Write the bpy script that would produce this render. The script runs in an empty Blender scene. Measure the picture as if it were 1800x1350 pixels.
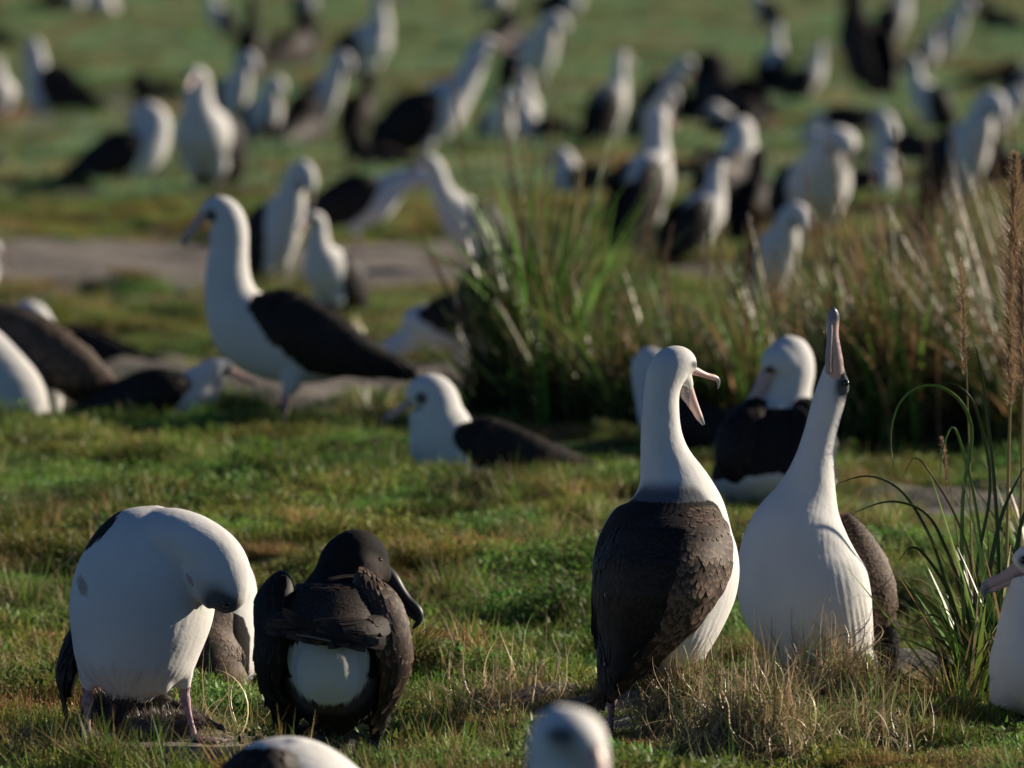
import bpy, math, random
import numpy as np
from math import radians, sin, cos, pi
from mathutils import Vector, Matrix
rng = np.random.default_rng(7)
random.seed(7)
SC = bpy.context.scene
COL = SC.collection

# ------------------------------------------------------------------ camera, sky, sun, exposure
F_PX, CAM_H, TILT = 20000.0, 1.88, math.atan((675 + 252) / 20000.0)
cam = bpy.data.cameras.new('camera')
cam.lens, cam.sensor_width, cam.clip_start, cam.clip_end = 400, 36, 1, 6000
camo = bpy.data.objects.new('camera', cam); COL.objects.link(camo)
camo.location = (0, 0, CAM_H); camo.rotation_euler = (pi / 2 - TILT, 0, 0)
SC.camera = camo
cam.dof.use_dof = True; cam.dof.focus_distance = 24.3; cam.dof.aperture_fstop = 6.6
SUN_EL, SUN_BACK = radians(21), radians(24)          # low sun, from the right and somewhat behind the birds
sdir = Vector((cos(SUN_EL) * cos(SUN_BACK), cos(SUN_EL) * sin(SUN_BACK), sin(SUN_EL)))
w = bpy.data.worlds.new('World'); SC.world = w; w.use_nodes = True
nt = w.node_tree; bg = nt.nodes['Background']
sky = nt.nodes.new('ShaderNodeTexSky'); sky.sky_type = 'NISHITA'; sky.sun_disc = False
sky.sun_elevation = SUN_EL; sky.sun_rotation = pi / 2 - SUN_BACK
nt.links.new(sky.outputs[0], bg.inputs[0]); bg.inputs[1].default_value = 0.05
wb = nt.nodes.new('ShaderNodeMix'); wb.data_type = 'RGBA'; wb.blend_type = 'MULTIPLY'; wb.inputs[0].default_value = 1
wb.inputs[7].default_value = (.85, .97, 1.12, 1); nt.links.new(sky.outputs[0], wb.inputs[6]); nt.links.new(wb.outputs[2], bg.inputs[0])
sky.ozone_density = 2.5; sky.dust_density = .1; sky.air_density = .55; sky.altitude = 1500
sl = bpy.data.lights.new('sun', 'SUN'); sl.energy = 5.0; sl.angle = radians(0.5); sl.color = (1, .87, .70)
so = bpy.data.objects.new('sun', sl); COL.objects.link(so)
so.rotation_euler = sdir.to_track_quat('Z', 'Y').to_euler()
SC.view_settings.view_transform = 'Standard'; SC.view_settings.look = 'None'
SC.view_settings.exposure = 0.6; SC.view_settings.gamma = 1
SC.cycles.max_bounces = 6; SC.cycles.diffuse_bounces = 3; SC.cycles.use_denoising = True

# ------------------------------------------------------------------ helpers
def sstep(a, b, x):
    t = np.clip((np.asarray(x, float) - a) / (b - a), 0, 1); return t * t * (3 - 2 * t)
_ph = rng.uniform(0, 6.28, (40, 3))
def noise2(x, y, wl, k=0):                          # cheap smooth noise, about -1..1
    v = 0
    for i in range(5):
        a = _ph[(i + k * 5) % 40]; an = a[0] + i * 1.3
        v = v + np.sin((x * np.cos(an) + y * np.sin(an)) * 6.283 / wl * (0.7 + 0.25 * i) + a[1] * 7)
    return v / 3.2
FLAT = [(0.3, 24.2, .35), (0.65, 24.6, .4), (-0.8, 24.2, .45), (-0.35, 23.8, .3), (-0.9, 37.6, .4), (-0.2, 34.6, .5)]
def H(x, y):
    x = np.asarray(x, float); y = np.asarray(y, float)
    e = noise2(x, y, 1.9, 3) * .35
    h = 0.10 * sstep(27.6, 28.8, y + e + .25 * x) * (1 - sstep(35.6, 38.2, y + .4 * e))
    amp = .032 + .02 * sstep(45, 80, y)
    r = amp * noise2(x, y * .8, 1.7, 0) + .034 * noise2(x, y, .55, 1) * (y < 60) + .016 * noise2(x, y, .24, 7) * (y < 45) + .03 * sstep(40, 60, y) * noise2(x, y, 6, 2)
    for fx, fy, fr in FLAT:
        r = r * (1 - np.exp(-((x - fx) ** 2 + (y - fy) ** 2) / fr ** 2))
    return h + r
def ground_at(px, py):                              # where the line of sight through a photo pixel meets the ground
    vx, vz = (px - 900) / F_PX, -(py - 675) / F_PX
    dy, dz = cos(TILT) + vz * sin(TILT), -sin(TILT) + vz * cos(TILT)
    lo = 14.0
    ys = np.linspace(14, 220, 6000); zs = CAM_H + dz / dy * ys; xs = vx / dy * ys
    k = np.argmax(zs <= H(xs, ys))
    return Vector((xs[k], ys[k], float(H(xs[k], ys[k]))))
def project(p):
    d = p[1] * cos(TILT) + (CAM_H - p[2]) * sin(TILT)
    return 900 + F_PX * p[0] / d, 675 + F_PX * ((CAM_H - p[2]) * cos(TILT) - p[1] * sin(TILT)) / d
def bare(x, y):                                     # sandy bare strips between the grass
    n = noise2(x, y, 1.3, 4) * .5 + noise2(x, y, .4, 5) * .25
    a = sstep(.2, .7, 1.3 - np.abs(y - 52.5) / 3.6 + n * .8) * (1 - sstep(-.2, .6, x + n * .4))
    b = sstep(.2, .7, 1.3 - np.abs(y - 40.6) / 2.3 + n * .6) * (1 - sstep(-.1, .5, x + n * .3)) * sstep(-1.75, -1.2, x + n * .3)
    c = sstep(.2, .7, 1.25 - np.hypot((x + 3.4) / 1.3, (y - 82) / 8) + n * .5)
    d = sstep(.3, .7, 1.2 - np.hypot((x - 1.25) / .75, (y - 26.2) / 1.5) + n * .5)
    e = sstep(.35, .7, 1.3 - np.hypot((x + .72) / .62, (y - 24.0) / .75) + n * .6)
    f = sstep(.3, .7, noise2(x, y, 4, 6) + n - .35) * sstep(44, 50, y) * .8
    g = sstep(.3, .7, 1.1 - np.hypot((x - .12) / .28, (y - 24.9) / .7) + n * .5)
    i = sstep(.3, .7, 1.1 - np.hypot((x - 1.2) / .6, (y - 31.0) / 1.6) + n * .5)
    return np.clip(np.maximum.reduce([a, b, c, d * .9, e * .9, f, g * .8, i * .9]), 0, 1)

def mesh_np(name, V, Fq=None, Ft=None, attrs=None, smooth=True):
    me = bpy.data.meshes.new(name)
    V = np.asarray(V, np.float32); me.vertices.add(len(V)); me.vertices.foreach_set('co', V.ravel())
    loops, starts, n = [], [], 0
    for Fx, k in ((Fq, 4), (Ft, 3)):
        if Fx is not None and len(Fx):
            Fx = np.asarray(Fx, np.int32); loops.append(Fx.ravel())
            starts.append(n + np.arange(len(Fx)) * k); n += Fx.size
    L = np.concatenate(loops); S = np.concatenate(starts)
    me.loops.add(len(L)); me.loops.foreach_set('vertex_index', L)
    me.polygons.add(len(S)); me.polygons.foreach_set('loop_start', S.astype(np.int32))
    me.update(calc_edges=True)
    if smooth: me.polygons.foreach_set('use_smooth', np.ones(len(S), bool))
    for k, a in (attrs or {}).items():
        a = np.asarray(a, np.float32)
        if a.shape[1] == 3: a = np.c_[a, np.ones(len(a))].astype(np.float32)
        at = me.attributes.new(k, 'FLOAT_COLOR', 'POINT'); at.data.foreach_set('color', a.ravel())
    me.validate()
    return me
def add(name, me, mat=None, parent=None):
    o = bpy.data.objects.new(name, me); COL.objects.link(o)
    if mat and me and not me.materials: me.materials.append(mat)
    if parent: o.parent = parent
    return o
def tag(o, label, cat, group=None, kind=None):
    if label: o['label'] = label
    if cat: o['category'] = cat
    if group: o['group'] = group
    if kind: o['kind'] = kind
    return o
def empty(name, loc, rz=0, sc=1):
    o = bpy.data.objects.new(name, None); COL.objects.link(o); o.empty_display_size = .1
    o.location = loc; o.rotation_euler = (0, 0, rz); o.scale = (sc,) * 3
    return o

# ------------------------------------------------------------------ materials
class NT:
    def __init__(s, name):
        s.m = bpy.data.materials.new(name); s.m.use_nodes = True; s.t = s.m.node_tree
        s.b = s.t.nodes['Principled BSDF']; s.out = s.t.nodes['Material Output']
    def n(s, typ, **kw):
        x = s.t.nodes.new(typ)
        for k, v in kw.items():
            if k[0] == 'i' and k[1:].isdigit(): x.inputs[int(k[1:])].default_value = v
            else: setattr(x, k, v)
        return x
    def l(s, a, b): s.t.links.new(a, b)
    def attr(s, n): return s.n('ShaderNodeAttribute', attribute_name=n)
    def math(s, op, a, b, clamp=False):
        x = s.n('ShaderNodeMath', operation=op); x.use_clamp = clamp
        for i, v in enumerate((a, b)):
            if hasattr(v, 'links'): s.l(v, x.inputs[i])
            else: x.inputs[i].default_value = v
        return x.outputs[0]
    def mix(s, f, a, b):
        x = s.n('ShaderNodeMix', data_type='RGBA')
        for i, v in ((0, f), (6, a), (7, b)):
            if hasattr(v, 'links'): s.l(v, x.inputs[i])
            else: x.inputs[i].default_value = v if i == 0 else (*v, 1)
        return x.outputs[2]
    def noise(s, vec, scale, detail=3, rough=.5):
        x = s.n('ShaderNodeTexNoise'); x.inputs['Scale'].default_value = scale
        x.inputs['Detail'].default_value = detail; x.inputs['Roughness'].default_value = rough
        if vec is not None: s.l(vec, x.inputs['Vector'])
        return x.outputs[0]
    def ramp(s, f, a, b):
        x = s.n('ShaderNodeMapRange', interpolation_type='SMOOTHSTEP'); s.l(f, x.inputs[0])
        x.inputs[1].default_value = a; x.inputs[2].default_value = b; return x.outputs[0]
    def bump(s, h, dist, strength=1):
        x = s.n('ShaderNodeBump'); x.inputs['Distance'].default_value = dist; x.inputs['Strength'].default_value = strength
        s.l(h, x.inputs['Height']); s.l(x.outputs[0], s.b.inputs['Normal'])

def plumage(name, white=(.70, .69, .655), dark=(.012, .010, .010), grey=(.10, .11, .12), stain_bounce=(.30, .19, .16)):
    k = NT(name); fl = k.attr('flow').outputs['Vector']; mk = k.n('ShaderNodeSeparateColor'); k.l(k.attr('mk').outputs['Color'], mk.inputs[0])
    mp = k.n('ShaderNodeMapping'); mp.inputs['Scale'].default_value = (14, 70, 1); k.l(fl, mp.inputs[0])
    n1 = k.noise(mp.outputs[0], 1.0, 4, .6)
    mp2 = k.n('ShaderNodeMapping'); mp2.inputs['Scale'].default_value = (60, 240, 1); k.l(fl, mp2.inputs[0])
    n2 = k.noise(mp2.outputs[0], 1.0, 3, .6)
    oc = k.n('ShaderNodeTexCoord').outputs['Object']
    n3 = k.noise(oc, 9, 3, .6)
    off = k.math('MULTIPLY', k.math('SUBTRACT', k.math('ADD', k.math('MULTIPLY', n1, .6), k.math('MULTIPLY', n2, .4)), .5), 1.0)
    r = k.ramp(k.math('ADD', mk.outputs[0], off), .42, .58)
    g = k.ramp(k.math('ADD', mk.outputs[1], k.math('MULTIPLY', k.math('SUBTRACT', n2, .5), .25)), .12, .95)
    b = k.ramp(k.math('ADD', mk.outputs[2], off), .35, .75)
    wh = k.mix(k.ramp(n3, .35, .7), tuple(c * .93 for c in white), white)
    wh = k.mix(k.math('MULTIPLY', k.ramp(n1, .55, .8), .25), wh, tuple(c * .8 for c in white))
    c = k.mix(g, wh, grey); c = k.mix(k.math('MULTIPLY', b, .7), c, stain_bounce)  # belly tone mixes dirt with painted bounce light from the grass
    dk = k.mix(k.ramp(n2, .3, .8), dark, tuple(x * 2.1 for x in dark))
    dk = k.mix(k.math('MULTIPLY', g, .8), dk, (.085, .066, .055)) if white[0] < .65 else dk
    c = k.mix(r, c, dk); k.l(c, k.b.inputs['Base Color'])
    k.b.inputs['Roughness'].default_value = .85; k.b.inputs['Specular IOR Level'].default_value = .18
    k.b.inputs['Sheen Weight'].default_value = .0; k.b.inputs['Sheen Roughness'].default_value = .5
    n4 = k.noise(oc, 22, 3, .6)
    hgt = k.math('ADD', k.math('ADD', k.math('MULTIPLY', n1, .55), k.math('MULTIPLY', n2, .45)), k.math('MULTIPLY', n4, 4.0))
    k.bump(hgt, .0012, .5)
    return k.m
M_PLUME = plumage('laysan_plumage')
M_DARKP = plumage('dark_plumage', white=(.62, .60, .54), dark=(.009, .0075, .007), grey=(.06, .05, .045))
def feather_mat(name, base, edge):
    k = NT(name); sc = k.n('ShaderNodeSeparateColor'); k.l(k.attr('fc').outputs['Color'], sc.inputs[0])
    oc = k.n('ShaderNodeTexCoord').outputs['Object']
    n = k.noise(oc, 60, 3); n0 = k.noise(oc, 13, 3, .6)
    c = k.mix(k.ramp(sc.outputs[0], .45, 1.0), base, edge)
    c = k.mix(k.math('MULTIPLY', sc.outputs[1], .6), c, tuple(x * .35 for x in base))
    c = k.mix(k.math('MULTIPLY', k.ramp(n0, .45, .75), .3), c, tuple(x * 1.35 for x in edge))
    c = k.mix(sc.outputs[2], c, (.62, .6, .56))
    k.l(c, k.b.inputs['Base Color']); k.b.inputs['Roughness'].default_value = .62
    k.b.inputs['Specular IOR Level'].default_value = .25
    k.bump(n, .0005, .4)
    return k.m
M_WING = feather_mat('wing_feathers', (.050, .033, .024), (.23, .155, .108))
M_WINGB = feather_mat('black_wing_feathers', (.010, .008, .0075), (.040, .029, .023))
M_WINGD = feather_mat('dark_wing_feathers', (.014, .010, .008), (.075, .050, .036))
def simple(name, col, rough=.5, spec=.4, nscale=None, col2=None, bump=0, attr=None):
    k = NT(name); oc = k.n('ShaderNodeTexCoord').outputs['Object']
    n = k.noise(oc, nscale or 30, 4)
    if attr:
        sc = k.n('ShaderNodeSeparateColor'); k.l(k.attr(attr).outputs['Color'], sc.inputs[0])
        c = k.mix(sc.outputs[0], col, col2)
    else: c = k.mix(k.ramp(n, .3, .7), col, col2 or tuple(x * .75 for x in col))
    k.l(c, k.b.inputs['Base Color']); k.b.inputs['Roughness'].default_value = rough
    k.b.inputs['Specular IOR Level'].default_value = spec
    if bump: k.bump(n, bump)
    return k.m
M_BEAK = simple('bill_horn_pink', (.56, .38, .33), .32, .5, 60, (.17, .18, .20), attr='tipm')
M_BEAKD = simple('bill_horn_dark', (.014, .013, .015), .45, .35, 60, (.03, .03, .034), attr='tipm')
M_EYE = simple('eye_dark', (.006, .004, .004), .08, .6)
M_LEG = simple('leg_skin', (.50, .31, .32), .5, .4, 90, (.19, .14, .18), .002)
M_LEGD = simple('leg_skin_dark', (.022, .02, .022), .5, .4)
M_CHICK = simple('chick_down', (.045, .038, .034), .95, .1, 40, (.13, .11, .10))
M_CHICKL = simple('chick_down_pale', (.20, .17, .15), .95, .1, 40, (.10, .085, .075))

def blade_mat(name, trans=.35, tint=1.0, worldvar=True):
    k = NT(name); at = k.attr('col').outputs['Color']
    pos = k.n('ShaderNodeNewGeometry').outputs['Position']
    c = at
    if worldvar:
        n = k.noise(pos, 1.1, 4, .6); n2 = k.noise(pos, 1.7, 4, .65)
        mp = k.n('ShaderNodeMix', data_type='RGBA', blend_type='MULTIPLY'); mp.inputs[0].default_value = 1
        k.l(at, mp.inputs[6]); k.l(k.mix(k.ramp(n, .40, .62), (.92, 1.1, .85), (1.3, .93, .78)), mp.inputs[7])
        mp2 = k.n('ShaderNodeMix', data_type='RGBA', blend_type='MULTIPLY'); mp2.inputs[0].default_value = 1
        k.l(mp.outputs[2], mp2.inputs[6]); k.l(k.mix(k.ramp(n2, .42, .60), (1.2, 1.2, 1.2), (.6, .6, .58)), mp2.inputs[7])
        c = mp2.outputs[2]
    k.l(c, k.b.inputs['Base Color']); k.b.inputs['Roughness'].default_value = .5 if worldvar else .38; k.b.inputs['Specular IOR Level'].default_value = .25 if worldvar else .4
    tr = k.n('ShaderNodeBsdfTranslucent'); k.l(c, tr.inputs[0])
    ms = k.n('ShaderNodeMixShader'); ms.inputs[0].default_value = trans
    k.l(k.b.outputs[0], ms.inputs[1]); k.l(tr.outputs[0], ms.inputs[2]); k.l(ms.outputs[0], k.out.inputs[0])
    return k.m
M_FRINGE = blade_mat('contour_feather', .15, worldvar=False); M_FRINGE.node_tree.nodes['Principled BSDF'].inputs['Roughness'].default_value = .8
M_GRASS = blade_mat('grass_blades'); M_TUSS = blade_mat('tussock_blades', .3, worldvar=False); M_STRAW = blade_mat('dry_straw', .2, worldvar=False)

# ground sheet material
k = NT('turf_soil'); pos = k.n('ShaderNodeNewGeometry').outputs['Position']
ba = k.n('ShaderNodeSeparateColor'); k.l(k.attr('mask').outputs['Color'], ba.inputs[0])
n1 = k.noise(pos, 3, 6, .65); n2 = k.noise(pos, 40, 5, .65); n3 = k.noise(pos, .5, 4, .6)
gr = k.mix(k.ramp(n1, .35, .65), (.065, .095, .028), (.09, .08, .04))
gr = k.mix(k.ramp(n3, .4, .65), gr, (.045, .085, .030))
gr = k.mix(k.ramp(n2, .45, .7), gr, (.028, .030, .014))
so_ = k.mix(k.ramp(n2, .3, .7), (.17, .15, .125), (.30, .27, .235)); so_ = k.mix(k.ramp(n1, .45, .7), so_, (.09, .08, .068))
k.l(k.mix(ba.outputs[0], gr, so_), k.b.inputs['Base Color']); k.b.inputs['Roughness'].default_value = .95
k.b.inputs['Specular IOR Level'].default_value = .15
k.bump(k.math('ADD', n2, k.math('MULTIPLY', n1, 1.5)), .02)
M_GROUND = k.m

# ------------------------------------------------------------------ the ground: one sheet to the horizon
ys = np.concatenate([np.arange(10, 46, .07), 46 * np.exp(np.linspace(0, math.log(5000 / 46), 420))[1:]])
us = np.linspace(-1, 1, 181)
YY, UU = np.meshgrid(ys, us, indexing='ij')
halfw = np.minimum(3 + YY * .09, 8 + YY * .5) + np.maximum(0, YY - 170) * 1.2
XX = UU * halfw
ZZ = H(XX, YY)
gi = np.arange(len(ys) * len(us)).reshape(len(ys), len(us))
Fq = np.stack([gi[:-1, :-1], gi[:-1, 1:], gi[1:, 1:], gi[1:, :-1]], -1).reshape(-1, 4)
bm_ = bare(XX, YY).ravel()
gme = mesh_np('ground', np.stack([XX, YY, ZZ], -1).reshape(-1, 3), Fq, attrs={'mask': np.c_[bm_, bm_, bm_]})
tag(add('ground', gme, M_GROUND), None, None, kind='structure')
skirt = mesh_np('far_ground', [(-6000, -300, -.4), (6000, -300, -.4), (6000, 6000, -.4), (-6000, 6000, -.4)], [(0, 1, 2, 3)], attrs={'mask': np.zeros((4, 3))})
tag(add('ground', skirt, M_GROUND), None, None, kind='structure')

# ------------------------------------------------------------------ blades
def blades(base, length, width, az, lean, curl, col, seg=3, tipcol=None, twist=None, droop=None):
    """base Nx3, length N, width N, az heading N, lean (rad from up at base), curl (added rad over length) -> V,F,C"""
    n = len(base); S = seg + 1
    t = np.linspace(0, 1, S)
    ang = lean[:, None] + curl[:, None] * t[None]
    dl = (length / seg)[:, None]
    hx = np.sin(ang) * dl; hz = np.cos(ang) * dl
    if twist is None: twist = np.zeros(n)
    azt = az[:, None] + twist[:, None] * t[None]
    dx = hx * np.cos(azt); dy = hx * np.sin(azt)
    P = np.zeros((n, S, 3)); P[:, 1:, 0] = np.cumsum(dx[:, :-1], 1); P[:, 1:, 1] = np.cumsum(dy[:, :-1], 1); P[:, 1:, 2] = np.cumsum(hz[:, :-1], 1)
    P += base[:, None, :]
    side = rng.uniform(0, 2 * pi, n); side = np.where(rng.random(n) < .6, az + pi / 2, side)
    wv = (width[:, None] * .5) * (1 - t[None] ** 1.6 * .93)
    ox = np.cos(side)[:, None] * wv; oy = np.sin(side)[:, None] * wv
    V = np.zeros((n, S, 2, 3)); V[:, :, 0] = P; V[:, :, 1] = P
    V[:, :, 0, 0] -= ox; V[:, :, 0, 1] -= oy; V[:, :, 1, 0] += ox; V[:, :, 1, 1] += oy
    idx = np.arange(n * S * 2).reshape(n, S, 2)
    Fq = np.stack([idx[:, :-1, 0], idx[:, :-1, 1], idx[:, 1:, 1], idx[:, 1:, 0]], -1).reshape(-1, 4)
    C = np.repeat(col[:, None, :], S, 1).copy()
    if tipcol is not None: C = C * (1 - t[None, :, None] ** 2) + tipcol[:, None, :] * t[None, :, None] ** 2
    C = np.repeat(C[:, :, None, :], 2, 2)
    return V.reshape(-1, 3), Fq, C.reshape(-1, 3)
def join(parts):
    V, F, C, n = [], [], [], 0
    for v, f, c in parts:
        V.append(v); F.append(f + n); C.append(c); n += len(v)
    return np.concatenate(V), np.concatenate(F), np.concatenate(C)
GREENS = np.array([(.17, .29, .045), (.13, .24, .04), (.21, .29, .06), (.07, .14, .03), (.25, .30, .10)])
DRYS = np.array([(.42, .32, .17), (.28, .20, .105), (.54, .44, .27), (.13, .09, .05), (.32, .22, .13)])
def pick(pal, n, var=.25):
    return pal[rng.integers(0, len(pal), n)] * rng.uniform(1 - var, 1 + var, (n, 1))
def patch(n, size, hmin, hmax, w0, dry, leanmax=.7, curl=1.2, seg=2, clump=0):
    if clump:
        cc = rng.uniform(-size / 2, size / 2, (clump, 2)); b = cc[rng.integers(0, clump, n)] + rng.normal(0, size * .07, (n, 2))
    else: b = rng.uniform(-size / 2, size / 2, (n, 2))
    isd = rng.random(n) < dry
    col = np.where(isd[:, None], pick(DRYS, n), pick(GREENS, n))
    L = rng.uniform(hmin, hmax, n)
    lean = rng.uniform(0, leanmax, n) + isd * .3
    tip = np.where(rng.random((n, 1)) < .3, pick(DRYS, n), col)
    return blades(np.c_[b, np.full(n, -.012)], L, rng.uniform(.6, 1.3, n) * w0, rng.uniform(0, 2 * pi, n), lean, rng.uniform(-.2, curl, n), col, seg, tip)
def leafy(n, size, h, r0, pal):
    b = rng.uniform(-size / 2, size / 2, (n, 2)); z = rng.uniform(0, h, n)
    return blades(np.c_[b, z], rng.uniform(.7, 1.4, n) * r0, rng.uniform(.4, .7, n) * r0, rng.uniform(0, 2 * pi, n), rng.uniform(.3, 1.5, n), rng.uniform(0, .6, n), pick(pal, n), 2)
pcol = bpy.data.collections.new('grass_patches')    # source patches for the turf, not in the scene
def pobj(name, parts, mat=M_GRASS):
    V, Fx, C = join(parts); me = mesh_np(name, V, Fx, attrs={'col': C}); me.materials.append(mat)
    o = bpy.data.objects.new(name, me); pcol.objects.link(o)
PS = .24
for i in range(3): pobj('p%02d_short' % i, [patch(1500, PS, .012, .045, .0024, .25), leafy(500, PS, .02, .008, GREENS)])
for i in range(2): pobj('p%02d_lush' % (3 + i), [patch(1000, PS, .02, .062, .0032, .08, .8, 1.3, 3), patch(400, PS, .01, .035, .003, .3), leafy(500, PS, .035, .010, GREENS)])
for i in range(3): pobj('p%02d_dry' % (5 + i), [patch(1000, PS, .015, .06, .0020, .75, 1.1, 1.6, 3), patch(500, PS, .01, .035, .0024, .35), leafy(350, PS, .025, .006, DRYS)])
for i in range(2): pobj('p%02d_forb' % (8 + i), [leafy(900, PS, .035, .011, GREENS * np.array([.9, 1.05, 1.3])), patch(500, PS, .02, .06, .0024, .5)])
for i in range(2): pobj('p%02d_tuft' % (10 + i), [patch(420, PS * .8, .05, .13, .003, .55, .8, 1.6, 4, clump=3), patch(500, PS, .01, .04, .0024, .4)])
for i in range(3): pobj('p%02d_far' % (12 + i), [patch(1300, .6, .02, .07, .006, .18 + .1 * i), leafy(700, .6, .04, .02, GREENS * np.array([1.25, 1.4, 4.2]))])  # far leaves lightened and blued, painting haze into their colour
pobj('p15_fardry', [patch(1500, .6, .02, .07, .006, .8, 1.0), leafy(500, .6, .04, .02, DRYS)])

def scatter():
    pts, idx, sc, rot = [], [], [], []
    def band(y0, y1, cell, margin, far, dens=1.0):
        y = y0
        while y < y1:
            hw = y * .047 + margin
            for x in np.arange(-hw, hw, cell):
                X = x + rng.uniform(-.5, .5) * cell; Y = y + rng.uniform(-.5, .5) * cell
                b = float(bare(X, Y))
                if rng.random() < b * .96 or rng.random() > dens: continue
                m = float(noise2(X, Y, 2.3, 6) * .6 + noise2(X, Y, .8, 2) * .5)
                q = rng.normal(0, .35) + m
                s = rng.uniform(.8, 1.2) * (.95 + .55 * float(np.clip(noise2(X, Y, .55, 5) * 1.3, -.8, 1)))
                if any(abs(X - a_) < .22 and abs(Y - b_) < .28 for a_, b_ in ((.30, 24.2), (.36, 24.4), (-.36, 23.55), (-.8, 24.2), (-.85, 24.2), (-.62, 23.9), (-.29, 23.45), (.21, 23.8))): s *= .5
                if (-.25 < X < .42 and 32.8 < Y < 34.5) or (-1.1 < X < -.45 and 35.8 < Y < 38.2): s *= .5
                if not far:
                    if 29 < Y < (38.6 if X < -1.15 else 36.0) and X < -.35 - .35 * sstep(34, 37, Y) + .3 * m: kx = rng.choice([3, 4, 3, 4, 0, 9, 8, 7]); s *= 1.1
                    elif q > .55: kx = rng.choice([5, 6, 7, 7, 11])
                    elif q > .1: kx = rng.choice([5, 0, 1, 8, 6])
                    elif q > -.45: kx = rng.choice([0, 1, 2, 0, 8, 5])
                    else: kx = rng.choice([3, 4, 0, 9, 2])
                    if rng.random() < .03: kx = 10 + rng.integers(0, 2)
                    if 36.0 < Y < 39 and -1.15 < X < -.4: kx = rng.choice([0, 1, 5, 6]); s *= .8
                    if b > .3: s *= .6; kx = rng.choice([5, 6, 7, 0])
                else:
                    kx = 15 if q > .6 else 12 + rng.integers(0, 3)
                pts.append((X, Y, float(H(X, Y)))); idx.append(kx); sc.append(s)
                e = .1; nx = -(float(H(X + e, Y)) - float(H(X - e, Y))) / (2 * e); ny = -(float(H(X, Y + e)) - float(H(X, Y - e))) / (2 * e)
                q_ = Matrix.Rotation(rng.uniform(0, 2 * pi), 4, 'Z')
                al = Vector((0, 0, 1)).rotation_difference(Vector((nx, ny, 1)).normalized()).to_matrix().to_4x4()
                rot.append((al @ q_).to_euler()[:])
            y += cell
    band(20.5, 29, .125, .45, False); band(29, 40, .16, .45, False); band(40, 62, .23, .7, False, .9)
    band(62, 175, .5, 1.5, True)
    return pts, idx, sc, rot
pts, idx, scs, rot = scatter()
me = bpy.data.meshes.new('grass'); me.vertices.add(len(pts)); me.vertices.foreach_set('co', np.array(pts, np.float32).ravel())
a = me.attributes.new('idx', 'INT', 'POINT'); a.data.foreach_set('value', np.array(idx, np.int32))
a = me.attributes.new('scl', 'FLOAT', 'POINT'); a.data.foreach_set('value', np.array(scs, np.float32))
a = me.attributes.new('rot', 'FLOAT_VECTOR', 'POINT'); a.data.foreach_set('vector', np.array(rot, np.float32).ravel())
me.update()
go = tag(add('grass', me), 'short green and straw coloured turf covering the open ground between the birds', 'grass', kind='stuff')
g = bpy.data.node_groups.new('grass_scatter', 'GeometryNodeTree')
g.interface.new_socket('Geometry', in_out='INPUT', socket_type='NodeSocketGeometry'); g.interface.new_socket('Geometry', in_out='OUTPUT', socket_type='NodeSocketGeometry')
N = g.nodes; gi_, go_ = N.new('NodeGroupInput'), N.new('NodeGroupOutput'); iop = N.new('GeometryNodeInstanceOnPoints')
ci = N.new('GeometryNodeCollectionInfo'); ci.inputs[0].default_value = pcol; ci.inputs['Separate Children'].default_value = True; ci.inputs['Reset Children'].default_value = True
def named(nm, tp):
    x = N.new('GeometryNodeInputNamedAttribute'); x.data_type = tp; x.inputs[0].default_value = nm; return x
a1, a2, a3 = named('idx', 'INT'), named('scl', 'FLOAT'), named('rot', 'FLOAT_VECTOR')
er = N.new('FunctionNodeEulerToRotation')
g.links.new(gi_.outputs[0], iop.inputs['Points']); g.links.new(ci.outputs[0], iop.inputs['Instance'])
iop.inputs['Pick Instance'].default_value = True
g.links.new(a1.outputs[0], iop.inputs['Instance Index']); g.links.new(a2.outputs[0], iop.inputs['Scale'])
g.links.new(a3.outputs[0], er.inputs[0]); g.links.new(er.outputs[0], iop.inputs['Rotation'])
g.links.new(iop.outputs[0], go_.inputs[0])
md = go.modifiers.new('scatter', 'NODES'); md.node_group = g

# ------------------------------------------------------------------ lofts
def resample(secs, n):
    A = np.array(secs, float); d = np.r_[0, np.cumsum(np.maximum(np.linalg.norm(np.diff(A[:, :3], axis=0), axis=1), 1e-5))]
    t = np.linspace(0, d[-1], n); out = np.zeros((n, A.shape[1]))
    m = np.gradient(A, d, axis=0) if len(A) > 2 else np.repeat((A[1:] - A[:-1]) / d[-1], 2, 0)
    k = np.clip(np.searchsorted(d, t, side='right') - 1, 0, len(d) - 2); h = d[k + 1] - d[k]; u = ((t - d[k]) / h)[:, None]; h = h[:, None]
    out = (2 * u**3 - 3 * u**2 + 1) * A[k] + (u**3 - 2 * u**2 + u) * h * m[k] + (-2 * u**3 + 3 * u**2) * A[k + 1] + (u**3 - u**2) * h * m[k + 1]
    lo = np.minimum(A[k], A[k + 1]); out[:, 3:5] = np.maximum(out[:, 3:5], lo[:, 3:5] * .9)
    return out, t
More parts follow.
